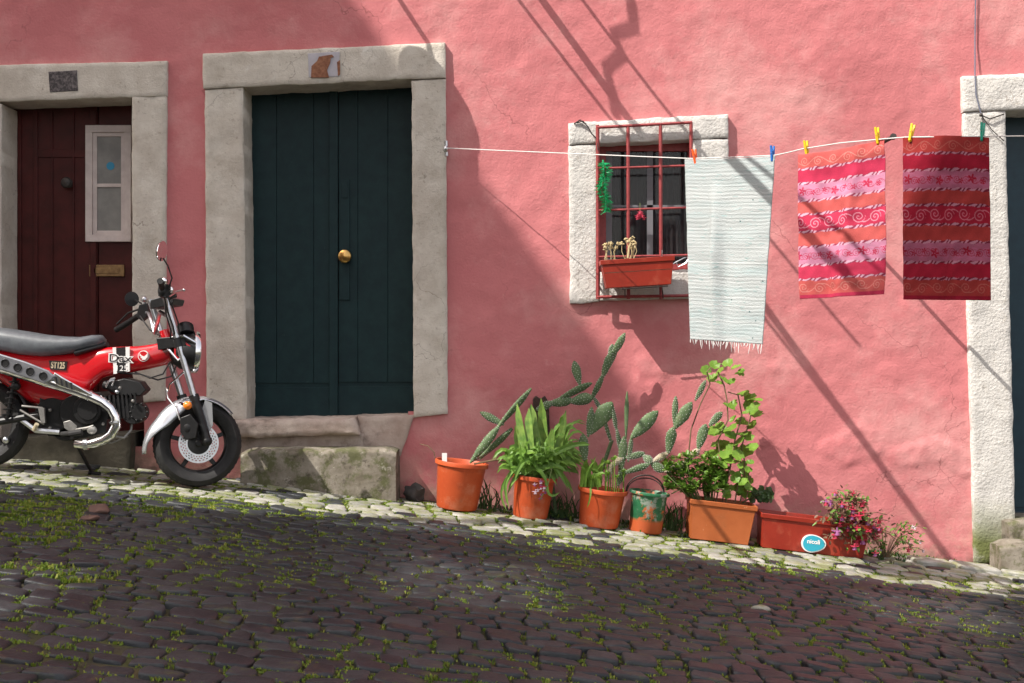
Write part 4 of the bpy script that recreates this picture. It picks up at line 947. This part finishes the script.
for i in range(26):
    x1 = rd.choice([rd.uniform(862,905),rd.uniform(908,926)]); y1 = rd.uniform(522,552); pts = curve(W(885,562,.2),W((885+x1)/2,y1-10,.22),W(x1,y1,.24+rd.uniform(-.04,.05))); k.mi = 0; k.tube(pts, .0018, 5); k.mi = 1
    for j in range(8): leaf_oval(k, pts[rd.randint(3,6)], Vector((rd.uniform(-1,1),-.5,rd.uniform(-1,1))), rd.uniform(.015,.03), .014, Vector((0,-.4,1)))
    if i % 4 == 0: k.mi = 2; fuchsia_flower(k, pts[6], .016, rd, (2,2))
tag(k.build('flowering_weed', [M('stem'),M('leaf_mid'),M('petal_white')], root=base_pt(885,.2), smooth=0), 'wispy green weed with pale flowers by the wall right of the trough', 'plant')

# --- debris, stones
def rock(name, c, r, m, label, cat, seed):
    k = MB(); k.ball(c, r, n=14, m=9); k.v = [tuple(Vector(v)+noise.noise_vector(Vector(v)*22+Vector((seed,0,0)))*min(r)*.55) for v in k.v]
    return tag(k.build(name, M(m), root=c), label, cat)
def onstreet(px, py):
    # street point seen at pixel
    dx, dz = (px-512)/FP, (341.5-py)/FP; t = 1.0
    for _ in range(40): t = (zg(dx*t)-1.3)/dz
    return Vector((dx*t, -8+t, zg(dx*t)))
rock('dark_rubble', base_pt(414,.14)+Vector((0,0,.04)), (.062,.05,.06), 'debris', 'black crumpled lump of rubbish between the doorstep and first pot', 'rubbish', 1)
rock('loose_stone', onstreet(99,513)+Vector((0,0,.012)), (.055,.04,.03), 'loose_stone', 'larger reddish loose stone lying on the shaded cobbles', 'stone', 2)
rock('loose_stone', onstreet(90,520)+Vector((0,0,.008)), (.045,.03,.016), 'loose_stone', 'smaller flat reddish loose stone just below the larger one', 'stone', 3)
rock('loose_stone', onstreet(652,533)+Vector((0,0,.01)), (.045,.03,.022), 'loose_stone', 'pale brown pebble in front of the painted bucket', 'stone', 4)
rock('pale_stone', onstreet(761,610)+Vector((0,0,.008)), (.04,.03,.016), 'cobble_e', 'pale stone lying on the shaded cobbles below the red trough', 'stone', 5)
k = MB()
for i,(x0,x1,q0,q1) in enumerate(((2.42,2.66,.14,.34),(2.68,2.93,.13,.36),(2.95,3.3,.13,.35),(3.32,3.7,.12,.36))):
    vs_ = [(x,-q_,zg(x)+dz) for dz in (-.03,.03) for x,q_ in ((x0,q1),(x1,q1),(x1,q0),(x0,q0))]; k.hexa([Vector(v) for v in vs_])
tag(k.build('kerb', M('cobble_e'), bevel=.012), kind='structure')

# --- grass and moss (stuff)
def tufts(b, n, reg, rd, h, wd=.0035, clump=7, dense=None):
    made = 0; tries = 0
    while made < n and tries < n*30:
        tries += 1
        p = reg(rd)
        if p is None: continue
        if dense and dense(p) < rd.random(): continue
        made += 1
        for _ in range(clump):
            x = p[0]+rd.gauss(0,.011); y = p[1]+rd.gauss(0,.006); z = zg(x)-.008; a = rd.uniform(0,6.28); hh = h*rd.uniform(.5,1.3); ln = rd.uniform(.2,.9)*hh; ww = wd*rd.uniform(.7,1.5)
            d = Vector((math.cos(a),math.sin(a),0)); s_ = Vector((-math.sin(a),math.cos(a),0))*ww; o = Vector((x,y,z))
            b.mi = 0 if rd.random() < .75 else 1
            b.add([o-s_,o+s_,o+d*ln*.5+Vector((0,0,hh*.8))+s_*.7,o+d*ln*.5+Vector((0,0,hh*.8))-s_*.7,o+d*ln+Vector((0,0,hh*.85))], [(0,1,2,3),(3,2,4)])
def joint_pt(rd, x0, x1, y0, y1):
    x = rd.uniform(x0,x1); y = rd.uniform(y0,y1)
    j = min(range(len(ROWS)-1), key=lambda a: abs(ROWS[a]-y))
    if rd.random() < .62: y = line_y(x, j)+rd.gauss(0,.005)      # along the joint between two rows
    else:                                                         # in the joint between two stones of a row
        i = round((x+4.6)/HX); x = joint_x(i, j)+rd.gauss(0,.004); y = line_y(x,j)+(line_y(x,j+1)-line_y(x,j))*rd.random()
    return (x,y)
rd = random.Random(77); k = MB()
patch = lambda p: max(.22, nz(p[0]*1.6, p[1]*1.6, 11)+.30)*1.4*(1 if p[1] < -1.6 else .30)
tufts(k, 9500, lambda r: joint_pt(r,-3.2,3.4,-4.9,-1.1), rd, .010, .0030, 7, patch)
tufts(k, 1300, lambda r: joint_pt(r,-3.1,-1.5,-3.6,-1.5), rd, .022, .004, 9, lambda p: max(0,nz(p[0]*2.5,p[1]*2.5,4)+.25-.25*max(0,p[0]+2.3)))
tag(k.build('grass_in_the_joints', [M('grass'),M('grass_yellow')], smooth=0), 'short green grass and moss growing between the shaded cobbles', 'grass', kind='stuff')
k = MB()
tufts(k, 10000, lambda r: joint_pt(r,-3.3,3.4,-1.3,-.1), rd, .009, .0034, 6, lambda p: max(.1, nz(p[0]*3,p[1]*3,2)+.5))
tag(k.build('moss_along_the_wall', [M('grass'),M('grass_yellow')], smooth=0), 'yellow green moss tufts on the sunlit stones beside the wall', 'moss', kind='stuff')
k = MB()
def wallbase(r):
    x = r.choice([r.uniform(-.3,2.9), r.uniform(.2,.95), r.uniform(1.9,2.7)]); return (x, -abs(r.gauss(.05,.12))-.02)
tufts(k, 300, wallbase, rd, .035, .005, 6)
for cx,wd_,top,n_ in ((490,8,470,30),(565,12,488,50),(672,9,498,40),(640,16,520,20)):
    for _ in range(n_):
        px = rd.gauss(cx,wd_*.6); X = W(px,0,.12).x; g_ = W(px,top,.12).z; z0 = zg(X); hh = rd.uniform(.02,max(.05,(g_-z0)))
        k.mi = 0; o = Vector((X,-.12+rd.uniform(-.06,.04),z0)); blade(k, curve(o,o+Vector((rd.uniform(-.04,.04),0,hh*.6)),o+Vector((rd.uniform(-.07,.07),rd.uniform(-.06,0),hh)),4), .008)
tag(k.build('weeds_behind_the_pots', [M('leaf_dark'),M('grass')], smooth=0), 'dark green weeds growing along the foot of the wall', 'weeds', kind='stuff')

# ---------------------------------------------------------------- motorcycle
QB = .68
bike = thing('motorcycle', 'small red mini motorcycle with chrome exhaust parked nose down in front of the doors', 'motorcycle', base_pt(100,QB))
def B(px, py, d=0.0): return W(px, py, QB+d)     # d: towards the viewer
S = sc(QB)
def part(k, name, m, parent=None, **kw): return k.build(name, m if isinstance(m,(list,tuple)) else M(m), parent or bike, **kw)
def wheel(name, c, steer, Rr=.247, disc=True, hub='engine_black'):
    root = bpy.data.objects.new(name, None); C.objects.link(root); root.parent = bike; root.location = c-bike.location; root.empty_display_size = .1
    Mx = Matrix.Translation(c) @ Matrix.Rotation(R(steer),4,'Z') @ Matrix.Rotation(R(-5),4,'X') @ Matrix.Rotation(R(90),4,'X')   # local z -> -y (towards the viewer)
    k = MB(); n = 72; prof = [(Rr-.083,-.034),(Rr-.060,-.054),(Rr-.034,-.060),(Rr-.012,-.046),(Rr-.002,-.022),(Rr,0),(Rr-.002,.022),(Rr-.012,.046),(Rr-.034,.060),(Rr-.060,.054),(Rr-.083,.034),(Rr-.090,0),(Rr-.083,-.034)]
    k.lathe(prof, Mx, n)
    for i in range(48):
        a = 2*math.pi*i/48
        for sg in (-1,1):
            p = [Vector((math.cos(a+da)*(rr_),math.sin(a+da)*(rr_),z)) for da,rr_,z in ((0,Rr-.001,sg*.004),(.05,Rr-.001,sg*.004),(.09,Rr-.013,sg*.046),(.03,Rr-.013,sg*.046))]
            k.add([Mx @ v for v in p]+[Mx @ (v*1.013) for v in p], [(4,5,6,7),(0,1,5,4),(1,2,6,5),(2,3,7,6),(3,0,4,7)])
    k.build('tyre', M('rubber'), root)
    k = MB(); k.lathe([(Rr-.081,-.036),(Rr-.086,-.034),(Rr-.094,-.02),(Rr-.098,0),(Rr-.094,.02),(Rr-.086,.034),(Rr-.081,.036)], Mx, n)
    for i in range(5):
        a = 2*math.pi*i/5+.35; c0 = Vector((math.cos(a),math.sin(a),0)); s0 = Vector((-math.sin(a),math.cos(a),0))
        P = [c0*.025-s0*.016,c0*.025+s0*.016,c0*(Rr-.09)+s0*.011,c0*(Rr-.09)-s0*.011]
        k.hexa([Mx @ (p+Vector((0,0,-.012))) for p in P]+[Mx @ (p+Vector((0,0,.012))) for p in P])
    k.lathe([(0,-.05),(.034,-.05),(.036,-.03),(.036,.03),(.034,.05),(0,.05)], Mx, 24)
    k.build('rim', M('engine_black'), root, bevel=.002)
    if disc:
        k = MB(); r0, r1, n2 = .062, .112, 60; rows = 9
        for i in range(n2):
            for j in range(rows):
                if j in (2,4,6) and (i+j//2) % 2 == 0: continue
                a0, a1 = 2*math.pi*i/n2, 2*math.pi*(i+1)/n2; ra = r0+(r1-r0)*j/rows; rb = r0+(r1-r0)*(j+1)/rows
                k.add([Mx @ Vector((r_*math.cos(a),r_*math.sin(a),z)) for z in (.058,.062) for r_,a in ((ra,a0),(rb,a0),(rb,a1),(ra,a1))], [(0,1,2,3),(4,5,6,7)])
        k.build('brake_disc', M('steel'), root, smooth=0)
        k = MB(); k.lathe([(.022,.05),(.066,.054),(.066,.060),(.022,.066),(.014,.075),(0,.075)], Mx, 30); k.build('hub', M('engine_black'), root)
    return root, Mx
fw, FM = wheel('front_wheel', B(197.5,443.5), 20)
rw, RM = wheel('rear_wheel', B(-14,424), 0, disc=False)
# front fender
k = MB(); n = 34; vs_ = []; inn = []
for i in range(n+1):
    a = R(40+(190-40)*i/n); t = i/n
    rr_ = .262+.012*math.sin(math.pi*t)+(.05*max(0,t-.72)/.28); wd_ = .074*(1-.55*max(0,(t-.80)/.20)**1.5)*(1-.35*max(0,(.15-t)/.15))
    dp_ = .022+.062*max(0,math.sin(math.pi*min(1,max(0,(t-.30)/.62))))
    for j in range(9):
        u = math.sin((j/8*2-1)*1.5708); vs_.append(FM @ Vector((math.cos(a)*(rr_-dp_*u**4), math.sin(a)*(rr_-dp_*u**4), u*wd_)))
k.add(vs_, [(i*9+j,i*9+j+1,(i+1)*9+j+1,(i+1)*9+j) for i in range(n) for j in range(8)])
fe = part(k,'front_fender','silver_paint', smooth=60); so = fe.modifiers.new('thick','SOLIDIFY'); so.thickness = .003
k = MB(); k.plate([(205,400),(212,403),(213,425),(209,432),(203,428),(202,410)], QB+.09, QB+.085); part(k,'fender_stay','silver_paint')
# fork
for lab, pts in (('near', [(165,297,.11),(168,306,.11),(207,441,.10)]), ('far', [(150,300,-.10),(153,306,-.10),(196,440,-.09)])):
    k = MB(); k.tube([B(*pts[0]),B(pts[0][0]+(pts[2][0]-pts[0][0])*.72,pts[0][1]+(pts[2][1]-pts[0][1])*.72,pts[1][2])], .0185, 14)
    lg = part(k,'fork_leg','steel')
    k = MB(); x,y,d = pts[0][0]+(pts[2][0]-pts[0][0])*.70,pts[0][1]+(pts[2][1]-pts[0][1])*.70,pts[2][2]
    k.tube([B(x,y,d),B(*pts[2])], .026, 14); k.tube([B(x-1,y-3,d),B(x+1,y+3,d)], .029, 14); k.ball(B(*pts[2]), .03); k.build('slider', M('engine_black'), lg); k = MB(); k.tube([B(pts[0][0]+11.5,pts[0][1]+41,pts[0][2]),B(pts[0][0]+14,pts[0][1]+50,pts[0][2])], .025, 14)
    k.build('fork_clamp', M('engine_black'), lg)
k = MB(); k.plate([(150,300),(163,296),(174,299),(172,305),(150,309)], QB+.12, QB-.12); part(k,'fork_yoke','engine_black', bevel=.004); k = MB(); k.plate([(156,338),(184,336),(186,346),(158,350)], QB+.12, QB-.12); part(k,'fork_yoke','engine_black', bevel=.004)
k = MB(); k.tube([B(164,330),B(171,350)], .028, 14); part(k,'steering_head','red_paint')
# brake caliper, hoses, indicator
k = MB(); k.ball(B(188,428,.13),(.035,.025,.045)); k.plate([(180,418),(190,414),(198,424),(196,438),(186,440),(180,432)], QB+.15, QB+.09); k.tube([B(186,416,.13),B(196,432,.13)], .014, 8); part(k,'brake_caliper','engine_black', bevel=.004)
k = MB(); k.ball(B(187.5,405.5,.15),(.026,.022,.024)); part(k,'turn_signal','orange_lens')
k = MB(); k.ball(B(176,407,-.15),(.022,.02,.022)); part(k,'turn_signal','orange_lens')
k = MB(); k.tube([B(180,403,.1),B(187,406,.14)], .009, 6); k.tube([B(168,392,.1),B(170,384,.1),B(177,378,.12),B(184,372,.12)], .005, 6); k.tube([B(166,388,.10),B(168,398,.11),B(176,408,.11),B(180,420,.12)], .006, 6)
part(k,'brake_hose','chrome')
# headlight
hd = Vector((math.cos(R(22)),math.sin(R(22)),-.06)).normalized(); HQ = Matrix.Translation(B(188,352,.02)) @ hd.to_track_quat('Z','Y').to_matrix().to_4x4()
k = MB(); k.lathe([(0,-.10),(.04,-.097),(.075,-.075),(.098,-.04),(.108,.0),(.112,.03)], HQ, 32); hl = part(k,'headlight','engine_black')
k = MB(); k.lathe([(.111,.022),(.121,.026),(.124,.04),(.118,.055),(.106,.056)], HQ, 32); k.build('chrome_ring', M('chrome'), hl)
k = MB(); k.lathe([(.108,.05),(.08,.062),(.04,.069),(0,.071)], HQ, 32); k.build('lens', M('lamp_glass'), hl)
k = MB(); k.tube([B(172,338,.10),B(184,336,.12),B(196,343,.10)], .010, 8); k.tube([B(168,348,.10),B(178,360,.11),B(190,352,.10)], .008, 8); part(k,'headlight_bracket','chrome')
k = MB(); k.plate([(174,343),(184,341),(191,346),(183,352),(178,360),(174,354)], QB+.115, QB+.09); part(k,'headlight_stay','red_paint', bevel=.003)
k = MB(); k.lathe([(0,0),(.042,0),(.047,.02),(.047,.05),(.04,.06),(0,.06)], Matrix.Translation(B(186,334,.03)) @ Matrix.Rotation(R(-30),4,'X') @ Matrix.Rotation(R(-12),4,'Y'), 24); gg = part(k,'speedometer','black_plastic')
k = MB(); k.lathe([(0,.062),(.036,.0615)], Matrix.Translation(B(186,334,.03)) @ Matrix.Rotation(R(-30),4,'X') @ Matrix.Rotation(R(-12),4,'Y'), 24); k.build('dial', M('lamp_glass'), gg)
# handlebar: near side high, far side low and swept back
k = MB(); k.tube([B(160,312,.04),B(167,316,.10),B(166,303,.16),B(163,290,.24),B(161,283,.34)], .0115, 10); k.tube([B(160,312,.04),B(155,333,-.06),B(152,322,-.12),B(149,314,-.18),B(144,311,-.24),B(132,321,-.30),B(117,329,-.34)], .0115, 10)
hb = part(k,'handlebar','steel')
k = MB(); k.tube([B(162,288,.26),B(161,283,.34),B(160,281,.38)], .017, 12); k.build('grip', M('rubber'), hb)
k = MB(); k.tube([B(141,314,-.26),B(130,321.5,-.30),B(116,330,-.35)], .0175, 12); k.build('grip', M('rubber'), hb)
k = MB(); k.plate([(158,286),(168,284),(170,292),(166,298),(158,296)], QB+.26, QB+.20); k.plate([(166,294),(175,293),(176,297),(168,300)], QB+.26, QB+.23); k.ball(B(163,291,.24),(.03,.03,.04)); k.build('switch_gear', M('black_plastic'), hb, bevel=.003)
k = MB(); k.ball(B(164.5,281,.28),(.018,.018,.022)); k.ball(B(171.5,290,.26),(.012,.012,.02)); k.build('master_cylinder_cap', M('chrome'), hb)
k = MB(); k.tube([B(170,296,.27),B(176,292,.34),B(184,290,.42)], .006, 6); k.ball(B(184,290,.42), .008); k.build('brake_lever', M('steel'), hb)
k = MB(); k.tube([B(140,309,-.24),B(128,313,-.30),B(117,324,-.34)], .006, 6); k.build('clutch_lever', M('black_plastic'), hb)
k = MB(); k.plate([(139,305),(147,303),(149,315),(142,321),(136,317)], QB-.20, QB-.26); k.build('switch_gear', M('black_plastic'), hb, bevel=.003)
k = MB(); k.tube([B(145,311,-.22),B(144,303,-.22),B(146,299,-.22)], .012, 8); k.ball(B(144.5,299.5,-.22),(.018,.018,.02)); k.build('mirror_mount', M('steel'), hb)
# mirrors
k = MB(); k.tube([B(168,290,.26),B(172,278,.28),B(168,266,.30),B(163,258,.31)], .0042, 6); mr = part(k,'mirror','black_plastic')
Mr = Matrix.Translation(B(161,251,.31)) @ Matrix.Rotation(R(8),4,'Y') @ Matrix.Rotation(R(68),4,'Z') @ Matrix.Rotation(R(90),4,'X')
k = MB(); k.v = []; k.lathe([(0,-.016),(.03,-.014),(.043,-.004),(.046,.006)], Mr @ Matrix.Diagonal((.9,1.2,1,1)), 24); k.build('mirror_shell', M('black_plastic'), mr)
k = MB(); k.lathe([(.046,.004),(.047,.009),(.041,.009),(0,.0085)], Mr @ Matrix.Diagonal((.9,1.2,1,1)), 24); k.build('mirror_glass', M('chrome'), mr)
k = MB(); k.tube([B(144,305,-.22),B(139,302,-.24),B(135,300,-.26)], .0045, 6); mr = part(k,'mirror','black_plastic')
k = MB(); k.lathe([(0,-.014),(.03,-.012),(.042,-.003),(.044,.006),(0,.007)], Matrix.Translation(B(131.5,299,-.27)) @ Matrix.Rotation(R(40),4,'Z') @ Matrix.Rotation(R(90),4,'X'), 22); k.build('mirror_shell', M('black_plastic'), mr)
# cables
k = MB()
for pts in ([(164,296,.24),(168,312,.22),(173,326,.16),(176,340,.10)],[(167,296,.24),(173,308,.22),(178,322,.16),(180,338,.10)],[(165,297,.2),(166,314,.18),(171,330,.14),(170,345,.1)],[(140,316,-.2),(150,330,-.1),(160,336,0)],[(135,372,.05),(150,378,.1),(163,374,.12),(170,362,.12)],[(120,373,.05),(140,374,.08),(158,380,.1),(172,376,.1),(176,366,.1)]):
    k.tube([B(*p) for p in pts], .0045, 6)
part(k,'control_cables','black_plastic')
# red pressed-steel body
def shell(b, top, bot, wid, q=QB):
    """lofted body: top and bottom edge lists of (px,py) with equal counts, half width per station"""
    n = len(top); K = 16; vs_ = []
    for i in range(n):
        T_, B_ = W(*top[i],q), W(*bot[i],q); hh = (T_-B_).length/2; c = (T_+B_)/2; ax = (T_-B_).normalized()
        for j in range(K):
            a = 2*math.pi*j/K; e = 3.2; ca, sa = math.cos(a), math.sin(a); rr_ = (abs(ca)**e+abs(sa)**e)**(-1/e)
            p = c+ax*(ca*rr_*hh); p.y -= sa*rr_*wid[i]; vs_.append(p)
    b.add(vs_, [(i*K+j,i*K+(j+1) % K,(i+1)*K+(j+1) % K,(i+1)*K+j) for i in range(n-1) for j in range(K)]+[tuple(range(K-1,-1,-1)),tuple((n-1)*K+j for j in range(K))])
k = MB(); shell(k, [(-40,345),(-10,347),(10,350),(30,352),(50,353),(70,352),(90,350),(100,348),(112,347),(125,346.5),(140,346),(155,344),(168,340),(176,341)],
    [(-40,362),(-10,372),(10,388),(30,402),(50,408),(70,408),(86,403),(95,388),(104,378),(118,374.5),(135,372),(150,369),(166,365),(176,358)], [.05,.06,.065,.068,.07,.07,.07,.07,.07,.068,.065,.058,.045,.03])
body = part(k,'frame_body','red_paint', smooth=50)
# stripes, lettering, badge on the body
def decal(b, pts, off=.0735): b.plate(pts, QB+off+.002, QB+off-.012)
k = MB(); decal(k,[(112.5,347.5),(116,347.3),(117,373.5),(113.5,374)]); decal(k,[(125.5,347),(129.5,346.8),(129.5,371.5),(126,372)]); st_ = k.build('stripe', M('white_print'), body)
k = MB(); decal(k,[(116.5,347.5),(125,347),(125.8,372),(117.5,373)],.0740); k.build('stripe_dark', M('black_print'), body)
RX = Matrix.Rotation(R(90),4,'X')
def btext(s, px, py, size, m, off, rot=0, ext=.001, offset=0, sx_=1):
    return text(s, size, Matrix.Translation(B(px,py,off)) @ Matrix.Rotation(R(rot),4,'Y') @ RX, M(m), body, offset=offset, ext=ext, sx_=sx_)
btext('Dax', 120, 358.5, .062, 'white_print', .0765, 2, offset=.005, sx_=1.25); btext('Dax', 120, 358.5, .062, 'black_print', .0782, 2, sx_=1.25)
btext('125', 121.5, 368.5, .045, 'white_print', .0765, 2, sx_=1.1)
k = MB(); k.lathe([(0,.004),(.031,.004),(.031,-.02)], Matrix.Translation(B(143.5,356,.068)) @ RX, 28); bd = k.build('wing_badge', M('white_print'), body)
k = MB(); k.lathe([(0,.0055),(.027,.0055),(.027,0)], Matrix.Translation(B(143.5,356,.068)) @ RX, 28); k.build('badge_face', M('red_paint'), body)
k = MB(); k.plate([(139.5,353),(141.5,355.5),(144,356.5),(146.5,354.5),(147.8,352.8),(147.5,357),(145,359.8),(141.5,359.6),(142.5,358.4),(140.2,358),(141.6,356.8),(139.6,356)], QB+.0755, QB+.073); k.build('badge_wing', M('white_print'), body)
k = MB(); decal(k,[(49,360.5),(67,361.5),(66,370.5),(50,369.5)],.0735); k.build('side_plate', M('black_print'), body)
btext('ST125', 58, 365.6, .050, 'gold_print', .0775, 3, offset=.0015, sx_=.62)
# seat
k = MB(); shell(k, [(-45,329),(-30,327),(-10,326.5),(5,328),(25,331),(45,334.5),(65,336.5),(82,337),(94,335),(101,335),(105,339)],
    [(-45,342),(-30,346),(-10,349),(5,351),(25,355),(45,356.5),(65,355),(80,352.5),(92,349),(101,347),(105,343)], [.08,.10,.115,.12,.12,.118,.11,.10,.085,.06,.03])
part(k,'seat','seat_vinyl', smooth=60)
k = MB(); shell(k, [(80,350),(92,347),(102,344),(107,342)], [(80,356),(92,352),(102,349),(108,347)], [.10,.085,.06,.03]); part(k,'seat_trim','black_plastic')
# exhaust
k = MB(); ex = [(-60,343,8.5),(-30,353,9),(0,364,9),(25,371.5,8.5),(48,380,7.5),(62,385.5,6.2),(78,391.5,5.2),(92,397,4.9),(103,402,4.9),(111,408.5,4.9),(115.5,417,4.9),(116,426,4.9),(111.5,434.5,4.8),(103,440.5,4.6),(93,443.5,4.4),(84,444.5,4.2),(75,444,3.6)]
k.tube([B(x,y,.15) for x,y,r_ in ex], [r_*S for x,y,r_ in ex], 20); exo = part(k,'exhaust','chrome', smooth=60)
k = MB(); top = [(-60,333.5),(-30,343),(0,354),(25,361.5),(48,370.5),(54,376)]; bt = [(-60,347),(-30,357.5),(0,369.5),(25,377.5),(44,384),(52,380)]
pts = top+bt[::-1]; k.plate(pts, QB+.15+.062, QB+.15+.045); hs = k.build('heat_shield', M('heat_shield'), exo, bevel=.006)
for x,y in ((-20,358),(-8,360),(5,364.5),(17.5,369),(30,373),(43,377.5)):
    k = MB(); k.lathe([(0,.0),(.017,.0),(.019,.0035),(.022,.0035),(.024,0)], Matrix.Translation(B(x,y-1.5,.2135)) @ RX, 18); k.build('vent_hole', M('black_plastic'), exo)
for x,y in ((56,380.5),(61,382.5),(66,384.5),(71,386.5)):
    k = MB(); k.plate([(x-1,y-4),(x+1,y-3.4),(x+2,y+3.5),(x,y+3)], QB+.15+.050, QB+.15+.03); k.build('vent_slot', M('black_plastic'), exo)
k = MB(); k.plate([(54,372),(64,378),(80,387),(92,394),(90,396),(74,391),(58,386),(53,381)], QB+.15+.044, QB+.15+.03); k.build('front_shield', M('chrome'), exo, bevel=.006)
for a_, b_ in (((89,395.3),(91,396.3)),((114.6,421),(115,423)),((84,444.5),(88,444.2))): k = MB(); k.tube([B(*a_,.15),B(*b_,.15)], .0313, 16); k.build('clamp', M('steel'), exo)
# engine
k = MB()
def cyl(b, px, py, d0, d1, r, n=28): b.lathe([(0,0),(r*.96,0),(r,.006),(r,d1-d0-.006),(r*.95,d1-d0),(0,d1-d0)], Matrix.Translation(B(px,py,d0)) @ RX, n)
cyl(k, 88, 410, -.10, .10, .098); cyl(k, 62, 414, -.10, .07, .10); cyl(k, 75, 422, -.09, .06, .10); k.plate([(40,396),(100,392),(108,402),(106,432),(84,438),(48,436),(38,420)], QB+.06, QB-.10)
cyl(k, 88, 410, .10, .125, .080); cyl(k, 88, 410, .125, .135, .058)
en = part(k,'engine','engine_black', bevel=.004)
k = MB()
for i in range(8):
    x = 104+i*4.2; k.plate([(x,396-i*.4),(x+2,395.5-i*.4),(x+4.5,419-i*.3),(x+2.4,420-i*.3)], QB+.07, QB-.07)
k.plate([(104,400),(136,397),(138,416),(106,419)], QB+.055, QB-.055); k.build('cylinder_fins', M('engine_black'), en)
k = MB(); cyl(k, 139, 412, -.06, .065, .062); cyl(k, 139, 412, .065, .08, .045)
for i in range(10):
    a = i*math.pi/5; k.ball(B(139+8.5*math.cos(a),412+8.5*math.sin(a),.078), .007, n=8, m=6)
k.build('cylinder_head', M('engine_black'), en)
k = MB(); k.plate([(110,382),(124,378),(140,382),(146,390),(140,396),(118,396),(110,390)], QB+.06, QB-.05); k.tube([B(104,384,.03),B(114,388,.04),B(126,390,.03)], .026, 12); k.build('airbox', M('black_plastic'), en, bevel=.006)
k = MB(); k.tube([B(108,383,.06),B(111,379,.07),B(115,378,.07)], .006, 6); k.tube([B(106,387,.06),B(109,381,.075),B(114,380,.07),B(112,386,.07)], .006, 6); k.ball(B(117,392,.07),(.014,.01,.012)); k.build('throttle_fitting', M('steel'), en)
k = MB(); k.plate([(63,422),(70,420),(77,426),(76,432),(68,431),(64,428)], QB+.105, QB+.08); k.tube([B(76,430,.1),B(88,428,.12),B(94,426,.12)], .010, 8); k.ball(B(92,430,.12),(.03,.012,.025)); k.build('footrest_mount', M('cast_alloy'), en, bevel=.004)
for x,y in ((50,410),(75,409),(50,428),(103,424),(120,388),(133,401)): k = MB(); k.ball(B(x,y,.10),(.010,.012,.010), n=8, m=6); k.build('engine_bolt', M('cast_alloy'), en)
k = MB(); k.tube([B(62,434,.12),B(76,433,.24)], .014, 10); k.tube([B(70,434,.24),B(82,432,.24)], .018, 10); k.build('footrest', M('rubber'), en)
k = MB(); k.tube([B(112,436,.06),B(124,438,.04),B(131,430,.02),B(132,420,.0)], .008, 8); k.tube([B(80,440,.03),B(112,443,.03),B(128,436,.0)], .006, 6); k.build('brake_pedal', M('cast_alloy'), en)
# rear end
k = MB(); k.tube([B(44,414,.10),B(10,420,.10),B(-14,424,.10)], .020, 10); k.tube([B(44,414,-.10),B(-14,424,-.10)], .020, 10); part(k,'swingarm','engine_black')
k = MB(); k.tube([B(22,406,.13),B(42,408,.13),B(44,424,.13),B(20,410,.13)], .007, 8); k.plate([(38,408),(44,408),(45,423),(41,423)], QB+.14, QB+.12); part(k,'passenger_peg_bracket','cast_alloy')
k = MB(); k.tube([B(34,430,.13),B(37,424,.15)], .012, 8); part(k,'passenger_peg','gold_print')
k = MB()
for i in range(9): 
    t = i/8; c = B(17-10*t,372+44*t,.11).lerp(B(17-10*t,372+44*t,.11),0); k.tube([c+Vector((.026*math.cos(a),.026*math.sin(a),.012*a/6.28)) for a in [j*.7 for j in range(10)]], .005, 5)
k.tube([B(17,366,.11),B(7,420,.11)], .012, 8); k.ball(B(16,386,.12),(.028,.025,.025)); part(k,'rear_shock','engine_black')
k = MB(); n = 26; vs_ = []
for i in range(n+1):
    a = R(20+130*i/n)
    for j in range(7): u = j/6*2-1; vs_.append(RM @ Vector((math.cos(a)*(.285-.018*u*u),math.sin(a)*(.285-.018*u*u),u*.075)))
k.add(vs_, [(i*7+j,i*7+j+1,(i+1)*7+j+1,(i+1)*7+j) for i in range(n) for j in range(6)]); rf_ = part(k,'rear_fender','black_plastic', smooth=60); so = rf_.modifiers.new('thick','SOLIDIFY'); so.thickness = .004
k = MB(); k.ball(B(6,440,.08),(.02,.02,.022)); k.tube([B(20,418,.09),B(36,430,.10),B(60,432,.09)], .018, 8); part(k,'axle_nut','steel')
gpt = base_pt(92, .50); k = MB(); k.tube([B(74,440,-.08),gpt+Vector((0,0,.01))], .010, 8); k.tube([gpt+Vector((-.02,0,.012)),gpt+Vector((.05,0,.002))], .012, 8); part(k,'side_stand','engine_black')
